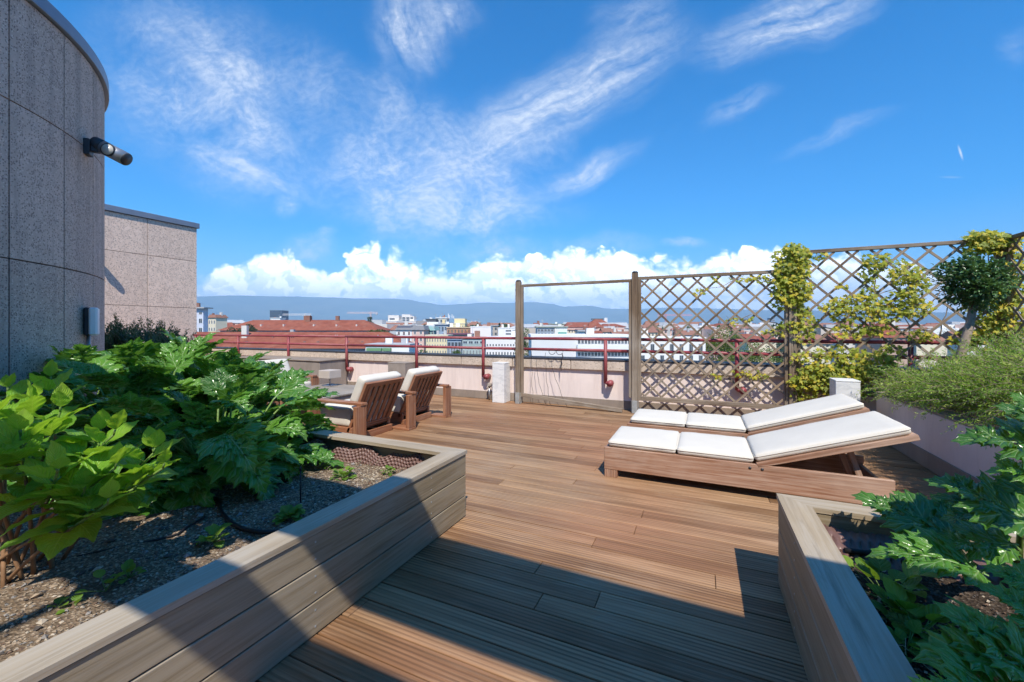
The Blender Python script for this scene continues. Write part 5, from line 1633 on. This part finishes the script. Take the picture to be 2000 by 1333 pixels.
def hydrangea(label, base, heads, seed):
    r = random.Random(seed); base = Vector(base); o = thing('hydrangea', label, 'plant', base)
    f = FOL(); b = MB(); bs = MB()
    for hd in heads:
        hd = Vector(hd); root = base + Vector((r.uniform(-.16, .16), r.uniform(-.16, .16), -.01))
        out = hd - root; m1 = root + Vector((out.x * .25, out.y * .25, out.z * .38)) + Vector((r.uniform(-.02, .02), r.uniform(-.02, .02), 0))
        m2 = root + Vector((out.x * .65, out.y * .65, out.z * .68)); dirn = (hd - m2).normalized(); dirn = (dirn + Vector((0, 0, .7))).normalized()
        stem = []
        for i in range(11):
            k = i / 10; stem.append(root * (1 - k) ** 3 + m1 * 3 * k * (1 - k) ** 2 + m2 * 3 * k * k * (1 - k) + hd * k ** 3)
        b.tube(stem[:8], [.0085 - .0005 * i for i in range(8)], 7); bs.tube(stem[7:], [.0055, .005, .0045, .004], 6)
        a0 = r.uniform(0, 6.28); nn = 5
        for q in range(nn):
            k = 1 - .085 * q if q else 1.0
            pos_ = root * (1 - k) ** 3 + m1 * 3 * k * (1 - k) ** 2 + m2 * 3 * k * k * (1 - k) + hd * k ** 3
            for s_ in (0, PI):
                a = a0 + q * PI / 2 + s_ + r.uniform(-.25, .25)
                el = math.radians((72, 52, 38, 22, 10)[q] + r.uniform(-16, 16))
                d_ = Vector((math.cos(a) * math.cos(el), math.sin(a) * math.cos(el), math.sin(el)))
                d_ = (d_ + (dirn - Vector((0, 0, 1))) * .5).normalized()
                up = Vector((0, 0, 1)) - d_ * d_.z
                if up.length < .15: up = Vector((-math.cos(a), -math.sin(a), .3))
                up = (up.normalized() + Vector((r.uniform(-.5, .5), r.uniform(-.5, .5), 0))).normalized()
                sz_ = (.085, .130, .165, .170, .155)[q] * r.uniform(.8, 1.15)
                p1 = pos_ + d_ * .022
                bs.tube([pos_, p1], [.0035, .0028], 5)
                f.add(HYD[(0, 1, 1, 2, 3)[q]], p1, d_, up, sz_, (1.0, .75, .5, .3, .15)[q] * r.uniform(.7, 1), r.uniform(1.0, 1.25))
    f.build('leaves', M['hydrangea'], o); b.build('woody_stems', M['bark_red'], o); bs.build('leaf_stalks', M['petiole'], o)
    return o


hb = at_z(45, 1110, SOILZ)
heads = [(100, 745, 1.95), (15, 765, 2.05), (-70, 770, 1.9), (118, 805, 1.62), (40, 850, 1.5), (-40, 880, 1.4), (112, 925, 1.42), (195, 850, 1.75), (222, 850, 1.62), (225, 915, 1.55), (300, 885, 1.72),
         (318, 915, 1.62), (262, 955, 1.6), (150, 900, 1.75), (-110, 850, 1.6), (-10, 815, 1.75), (70, 880, 1.7), (210, 985, 1.45), (60, 790, 1.85), (165, 960, 1.5)]
hydrangea('bushy hydrangea with broad light green serrated leaves at the bottom left', hb, [at(*h_) for h_ in heads], 8)


def shrub(name, label, twigs, seed, mat, nlen=.028, per=46, tr=.0022, bark='bark', base=None, wdt=1.0):
    """twigs: list of (start, direction, length, droop)"""
    r = random.Random(seed); base = Vector(base if base is not None else twigs[0][0]); o = thing(name, label, 'shrub', base)
    f = FOL(); b = MB()
    for s_, d_, L, dr in twigs:
        s_, d_ = Vector(s_), Vector(d_).normalized(); pts = []; p = s_.copy(); dd = d_.copy(); ns = 7
        for i in range(ns + 1):
            pts.append(p.copy()); p = p + dd * L / ns; dd = (dd + Vector((r.uniform(-.09, .09), r.uniform(-.09, .09), -dr / ns + r.uniform(-.05, .05)))).normalized()
        b.tube(pts, [tr * (1.25 - i / ns) for i in range(ns + 1)], 4, False)
        rd_ = r.random()
        for i in range(per):
            k = .12 + .88 * (i + r.random()) / per; j = min(ns - 1, int(k * ns)); q = pts[j].lerp(pts[j + 1], k * ns - j)
            ax = (pts[j + 1] - pts[j]).normalized(); rad = ax.orthogonal().normalized(); rad = Matrix.Rotation(r.uniform(0, 6.28), 3, ax) @ rad
            f.add(NEEDLE, q, ax * .75 + rad, rad.cross(ax) + Vector((0, 0, .3)), nlen * r.uniform(.7, 1.2) * (1 - .35 * k), min(1, rd_ * .75 + .35 * k * r.random()), wdt)
    f.build('needles', M[mat], o, False); b.build('twigs', M[bark], o)
    return o


# big rosemary spilling over the low wall on the right
r = random.Random(5)
def rosemary_mass(n, x0, x1, y0, y1, zf, seed, lmin=.22, lmax=.5):
    rr = random.Random(seed); tw_ = []
    for i in range(n):
        x = rr.uniform(x0, x1); y = rr.uniform(y0, y1); z = .5 + zf(x, y) * rr.uniform(.15, 1.0) ** .8
        edge = max(0, (2.45 - x) / .5)
        d_ = Vector((rr.uniform(-.7, .5) - .8 * edge, rr.uniform(-.7, .4), rr.uniform(.25, 1.1)))
        tw_.append(((x, y, z), d_, rr.uniform(lmin, lmax), .5 + 1.7 * edge * rr.random()))
    return tw_


def zf1(x, y): return max(.08, (.76 - .20 * (y - 4.2) + .16 * mnoise.noise(Vector((x * 2, y * 2, 4)))) * min(1, .45 + (x - 2.0) * .9))


tw_ = rosemary_mass(1700, 2.03, 3.2, 3.2, 4.75, zf1, 1)
shrub('rosemary', 'sunlit green rosemary nearest the right edge, hanging over the low pink wall', tw_, 2, 'rosemary', .040, 34, .0026, wdt=1.9, base=(2.6, 4, .5))
tw_ = rosemary_mass(1300, 2.03, 3.2, 4.65, 6.2, zf1, 3)
shrub('rosemary', 'green rosemary farther along the low pink wall below the overgrown lattice', tw_, 4, 'rosemary', .042, 32, .0026, wdt=1.9, base=(2.6, 5.3, .5))
# back left dark rosemary standing in its own trough
o = thing('concrete_planter', 'hidden grey trough holding the dark rosemary before the pinkish block', 'planter', (-8.9, 3.7, 0))
b = MB(); b.box(-10.4, -7.5, 3.25, 4.2, 0, .5, .008); b.build('trough', M['concrete'], o)
rr = random.Random(9); tw_ = []
for i in range(1000):
    x = rr.uniform(-10.2, -7.6); y = rr.uniform(3.35, 4.1); hgt_ = .55 + .35 * mnoise.noise(Vector((x * 1.3, y, 2))) + .12 * math.sin(x * 5)
    tw_.append(((x, y, .5 + max(.05, hgt_) * rr.uniform(.0, .8)), (rr.uniform(-.5, .5), rr.uniform(-.5, .4), rr.uniform(.6, 1.2)), rr.uniform(.25, .5), .1))
shrub('rosemary', 'dark upright rosemary in front of the sunlit pinkish block', tw_, 6, 'rosemary_dark', .06, 52, .004, wdt=2.4, base=(-8.9, 3.7, .5))

# small tree with leaning trunk at the trellis corner
p_ = at_y(1878, 690, 5.9); q_ = at_y(1905, 575, 6.05); c_ = at_y(1913, 530, 6.05)
o = thing('small_tree', 'small dark green tree with bare leaning trunk in front of the trellis corner', 'tree', (p_.x, p_.y, .5))
b = MB(); b.tube([(p_.x - .03, p_.y, .45), tuple(p_), tuple(p_.lerp(q_, .5) + Vector((.012, 0, 0))), tuple(q_)], [.045, .040, .036, .030], 9)
rr = random.Random(12); f = FOL()
for i in range(34):
    d_ = rdir(); d_.z = d_.z * .75 + .42; e_ = q_ + Vector((d_.x * .25, d_.y * .22, d_.z * .30)) * rr.uniform(.75, 1.2); b.tube([tuple(q_), tuple(q_.lerp(e_, .5) + Vector((0, 0, .03))), tuple(e_)], [.014, .008, .003], 5)
    for j in range(90):
        k = rdir() * rr.uniform(.02, .12); f.add(SIMPLE[rr.randrange(3)], e_ + Vector((k.x, k.y, k.z * .9)), k.normalized() + rdir() * .6 + Vector((0, 0, .3)), rdir() * .6 + Vector((0, 0, 1)), rr.uniform(.03, .055), rr.random(), .9)
b.build('trunk', M['bark'], o); f.build('crown', M['olive'], o)


# climbing vine on the trellis
def vine(label, spots, seed, size=(.055, .095), stems=(), axis='y', fix=YT, base=None):
    """spots: (u, v, ru, rv, n) in picture pixels on the trellis plane"""
    rr = random.Random(seed); f = FOL(); b = MB(); cen = None
    for u, v, ru, rv, n in spots:
        for i in range(n):
            a = rr.uniform(0, 6.28); k = math.sqrt(rr.random()) if rr.random() < .8 else rr.uniform(.9, 1.2)
            uu, vv = u + ru * k * math.cos(a), v + rv * k * math.sin(a)
            off = rr.uniform(-.16, .07) * (1.0 if n > 60 else .5)
            p = at_y(uu, vv, fix + off) if axis == 'y' else at_x(uu, vv, fix + off)
            if cen is None: cen = p.copy()
            nrm = Vector((rr.uniform(-.5, .7), -1 + rr.uniform(-.3, .3), rr.uniform(.1, 1.3))).normalized()
            d_ = Vector((rr.uniform(-1, 1), rr.uniform(-.3, .3), rr.uniform(-1.2, .3)))
            d_ = d_ - nrm * d_.dot(nrm)
            f.add(rr.choice(STAR), p, d_, nrm, rr.uniform(*size), rr.random(), 1.0)
    o = thing('climbing_vine', label, 'vine', base if base is not None else cen)
    f.build('leaves', M['vine'], o)
    for pts in stems:
        P_ = [at_y(u, v, fix + rr.uniform(-.04, .04)) for u, v in pts]
        Q_ = []
        for a_, c2 in zip(P_[:-1], P_[1:]):
            for k in range(4): Q_.append(a_.lerp(c2, k / 4) + Vector((rr.uniform(-.02, .02), rr.uniform(-.02, .02), rr.uniform(-.02, .02))))
        Q_.append(P_[-1]); b.tube(Q_, [.008 - .005 * i / len(Q_) for i in range(len(Q_))], 5)
    for u, v, ru, rv, n in spots:
        for i in range(2 + n // 60):
            a = rr.uniform(0, 6.28); P_ = []; uu, vv = u + rr.uniform(-.4, .4) * ru, v + rv * .8
            for k in range(9): P_.append(at_y(uu, vv, fix + rr.uniform(-.05, .03))); uu += ru * .3 * math.sin(a + k * .9) + rr.uniform(-2, 2); vv -= rv * .22 + rr.uniform(-1, 1)
            b.tube(P_, [.0045 - .0003 * k for k in range(9)], 4, False)
    b.build('twigs', M['bark'], o)
    return o


vine('thick column of yellow green vine wrapped round the trellis post right of the bare lattice', [(1546, 520, 30, 38, 560), (1548, 565, 34, 28, 420), (1535, 590, 22, 14, 60), (1560, 500, 20, 20, 80), (1566, 605, 18, 12, 40), (1535, 640, 16, 12, 40), (1568, 645, 22, 26, 70), (1572, 625, 20, 18, 40)], 1,
     stems=[[(1548, 790), (1552, 700), (1545, 620), (1548, 540), (1546, 500)], [(1560, 790), (1562, 690), (1566, 600)]])
vine('few sprigs of yellow vine creeping over the bare lattice panel', [(1455, 546, 24, 6, 26), (1490, 544, 20, 7, 30), (1367, 569, 13, 7, 14), (1396, 546, 6, 6, 7), (1428, 628, 14, 8, 12), (1455, 625, 12, 7, 12), (1398, 737, 16, 6, 14), (1450, 728, 16, 8, 16), (1482, 732, 18, 7, 22), (1502, 650, 14, 8, 10)], 2, (.05, .08),
     stems=[[(1545, 560), (1500, 545), (1450, 545), (1370, 570)], [(1540, 735), (1480, 732), (1400, 738)], [(1530, 640), (1470, 615), (1420, 635)]])
vine('yellowing vine spreading across the middle of the taller lattice', [(1712, 508, 26, 12, 90), (1700, 530, 18, 16, 60), (1698, 565, 14, 22, 54), (1765, 530, 34, 20, 120), (1785, 555, 28, 22, 120), (1760, 590, 36, 22, 150), (1720, 612, 40, 16, 150), (1670, 590, 42, 14, 135), (1630, 600, 26, 10, 66), (1660, 645, 30, 14, 90), (1790, 600, 30, 16, 90), (1650, 615, 26, 12, 60), (1600, 500, 14, 7, 24), (1645, 560, 12, 6, 12), (1800, 655, 24, 10, 60), (1720, 645, 30, 10, 60)], 3, (.05, .085),
     stems=[[(1570, 660), (1620, 605), (1700, 580), (1760, 560), (1800, 520)], [(1720, 620), (1705, 560), (1712, 510)], [(1780, 690), (1770, 620), (1790, 560)], [(1810, 600), (1850, 560), (1870, 520)], [(1600, 640), (1680, 660), (1760, 650), (1830, 640)], [(1835, 660), (1850, 600), (1842, 540)]])
vine('dense band of yellow green vine along the foot of the taller lattice', [(1600, 735, 44, 22, 340), (1660, 725, 44, 22, 300), (1710, 715, 36, 26, 220), (1570, 745, 26, 14, 120), (1640, 690, 50, 14, 110), (1590, 700, 40, 16, 90), (1740, 690, 30, 16, 70), (1560, 770, 18, 10, 30), (1600, 765, 24, 10, 50), (1680, 760, 40, 12, 80)], 4, (.05, .09),
     stems=[[(1560, 790), (1580, 740), (1640, 700), (1720, 690)], [(1600, 780), (1650, 740), (1740, 720)]])
vine('heavy golden vine crown on the trellis corner behind the small tree', [(1930, 468, 40, 15, 340), (1905, 482, 20, 12, 60), (1955, 480, 28, 16, 110), (1975, 470, 16, 10, 50), (1935, 590, 30, 60, 200), (1960, 560, 34, 50, 220), (1985, 610, 26, 50, 200), (1940, 650, 40, 30, 150), (1900, 520, 14, 20, 30), (1895, 660, 30, 18, 60), (1990, 520, 16, 30, 70)], 5,
     stems=[[(1930, 700), (1935, 600), (1930, 500), (1935, 465)], [(1950, 700), (1960, 600), (1970, 500)]])


# small weeds, stake, hoses, straw
def weed(label, p, n, L, seed, stalk=.03, mat='weed', tpl=SIMPLE, wide=1.5, group=None):
    rr = random.Random(seed); p = Vector(p); o = thing('weed', label, 'plant', p, 0, group); f = FOL(); b = MB()
    for i in range(n):
        a = i * 2.4 + rr.uniform(-.3, .3); el = rr.uniform(.15, 1.2)
        d_ = Vector((math.cos(a) * math.cos(el), math.sin(a) * math.cos(el), math.sin(el))); q = p + d_ * stalk * rr.uniform(.6, 1.5)
        up = Vector((0, 0, 1)) - d_ * d_.z * .8
        f.add(rr.choice(tpl), q, d_ + Vector((0, 0, -.1)), up, L * rr.uniform(.7, 1.2), rr.random(), wide); b.tube([p, q], [.002, .0015], 4)
    f.build('leaves', M[mat], o); b.build('stalks', M['petiole'], o); return o


for (u, v), n, L, st_, lb in [((567, 1015), 34, .050, .035, 'bushy bright green weed against the inside of the left planter cap'), ((670, 935), 30, .045, .04, 'small yellowish green weed in the sun near the brown membrane'),
                           ((418, 1060), 14, .055, .035, 'lobed green seedling in a sun fleck at the planter cap'), ((207, 1155), 5, .045, .04, 'seedling with two round leaves on the shaded soil near the hydrangea'),
                           ((110, 1190), 4, .04, .015, 'pair of small round leaves on the sunlit gravel at the bottom left'), ((145, 1188), 3, .032, .015, 'tiny single round leaf beside the pair on the gravel'), ((250, 1130), 12, .03, .03, 'thin shaded sprout by the planter cap'),
                           ((760, 925), 16, .03, .03, 'tiny sprout at the end of the brown membrane'), ((640, 915), 14, .03, .03, 'pale dry sprout in the sunny far part of the soil'), ((490, 965), 14, .05, .03, 'small seedling below the shaded acanthus')]:
    weed(lb, at_z(u, v, SOILZ), n, L, int(u), st_)
for (u, v), n, L, st_, lb in [((1735, 1175), 18, .085, .09, 'leafy green seedling beside the cap of the right planter'), ((1760, 1215), 14, .06, .05, 'dark seedling in the shade right of the cap'),
                              ((1795, 1245), 22, .075, .07, 'mint like shoots in the shade of the right planter'), ((1770, 1275), 20, .05, .05, 'low weed tuft at the bottom of the right planter')]:
    weed(lb, at_z(u, v, .33), n, L, int(u), st_)
o = thing('irrigation_stake', 'thin black irrigation stake standing in the left planter soil', 'stake', at_z(587, 985, SOILZ)); p = o.location
b = MB(); b.tube([(p.x, p.y, SOILZ - .03), (p.x, p.y, SOILZ + .20)], .0045, 8); b.build('stake', M['black'], o)
b = MB(); b.tube([(p.x, p.y, SOILZ + .20), (p.x, p.y, SOILZ + .225)], [.007, .005], 8); b.build('drip_head', M['black'], o)
b = MB(); pts = [at_z(u, v, SOILZ + .012) for u, v in ((425, 975), (432, 1000), (448, 1020), (475, 1034), (510, 1040), (548, 1038))]
b.tube(pts, .011, 10); tag(b.build('garden_hose', M['black']), 'thick black hose curving over the soil to the planter cap', 'hose')
b = MB(); pts = [at_z(u, v, SOILZ + .010) for u, v in ((150, 1088), (220, 1072), (290, 1058), (345, 1045), (365, 1030), (400, 1010))]
b.tube(pts, .006, 8); tag(b.build('drip_line', M['black']), 'thin black drip line running over the shaded soil beside the hydrangea', 'hose')
b = MB(); pts = [at_z(u, v, .36) for u, v in ((1650, 1075), (1690, 1080), (1740, 1082), (1800, 1085))]
b.tube(pts, .012, 8); tag(b.build('garden_hose', M['black']), 'black hose lying along the membrane in the right planter', 'hose')
b = MB(); rr = random.Random(4)
for i in range(240):
    x, y = -1.62 - 1.4 * rr.random(), rr.uniform(1.7, 2.45); a = rr.uniform(0, 6.28); L = rr.uniform(.03, .09); z = SOILZ + .024
    b.tube([(x, y, z), (x + math.cos(a) * L * .5, y + math.sin(a) * L * .5, z + rr.uniform(0, .02)), (x + math.cos(a + .3) * L, y + math.sin(a + .3) * L, z)], .0012, 4, False)
for i in range(60):
    x, y = rr.uniform(.55, 1.2), rr.uniform(1.3, 2.0); a = rr.uniform(0, 6.28); L = rr.uniform(.05, .16); z = .345
    b.tube([(x, y, z), (x + math.cos(a) * L * .5, y + math.sin(a) * L * .5, z + rr.uniform(0, .03)), (x + math.cos(a + .6) * L, y + math.sin(a + .6) * L, z)], .0014, 4, False)
tag(b.build('dry_straw', M['straw']), 'dry straw and twig bits lying on the planter soil', 'straw', None, 'stuff')
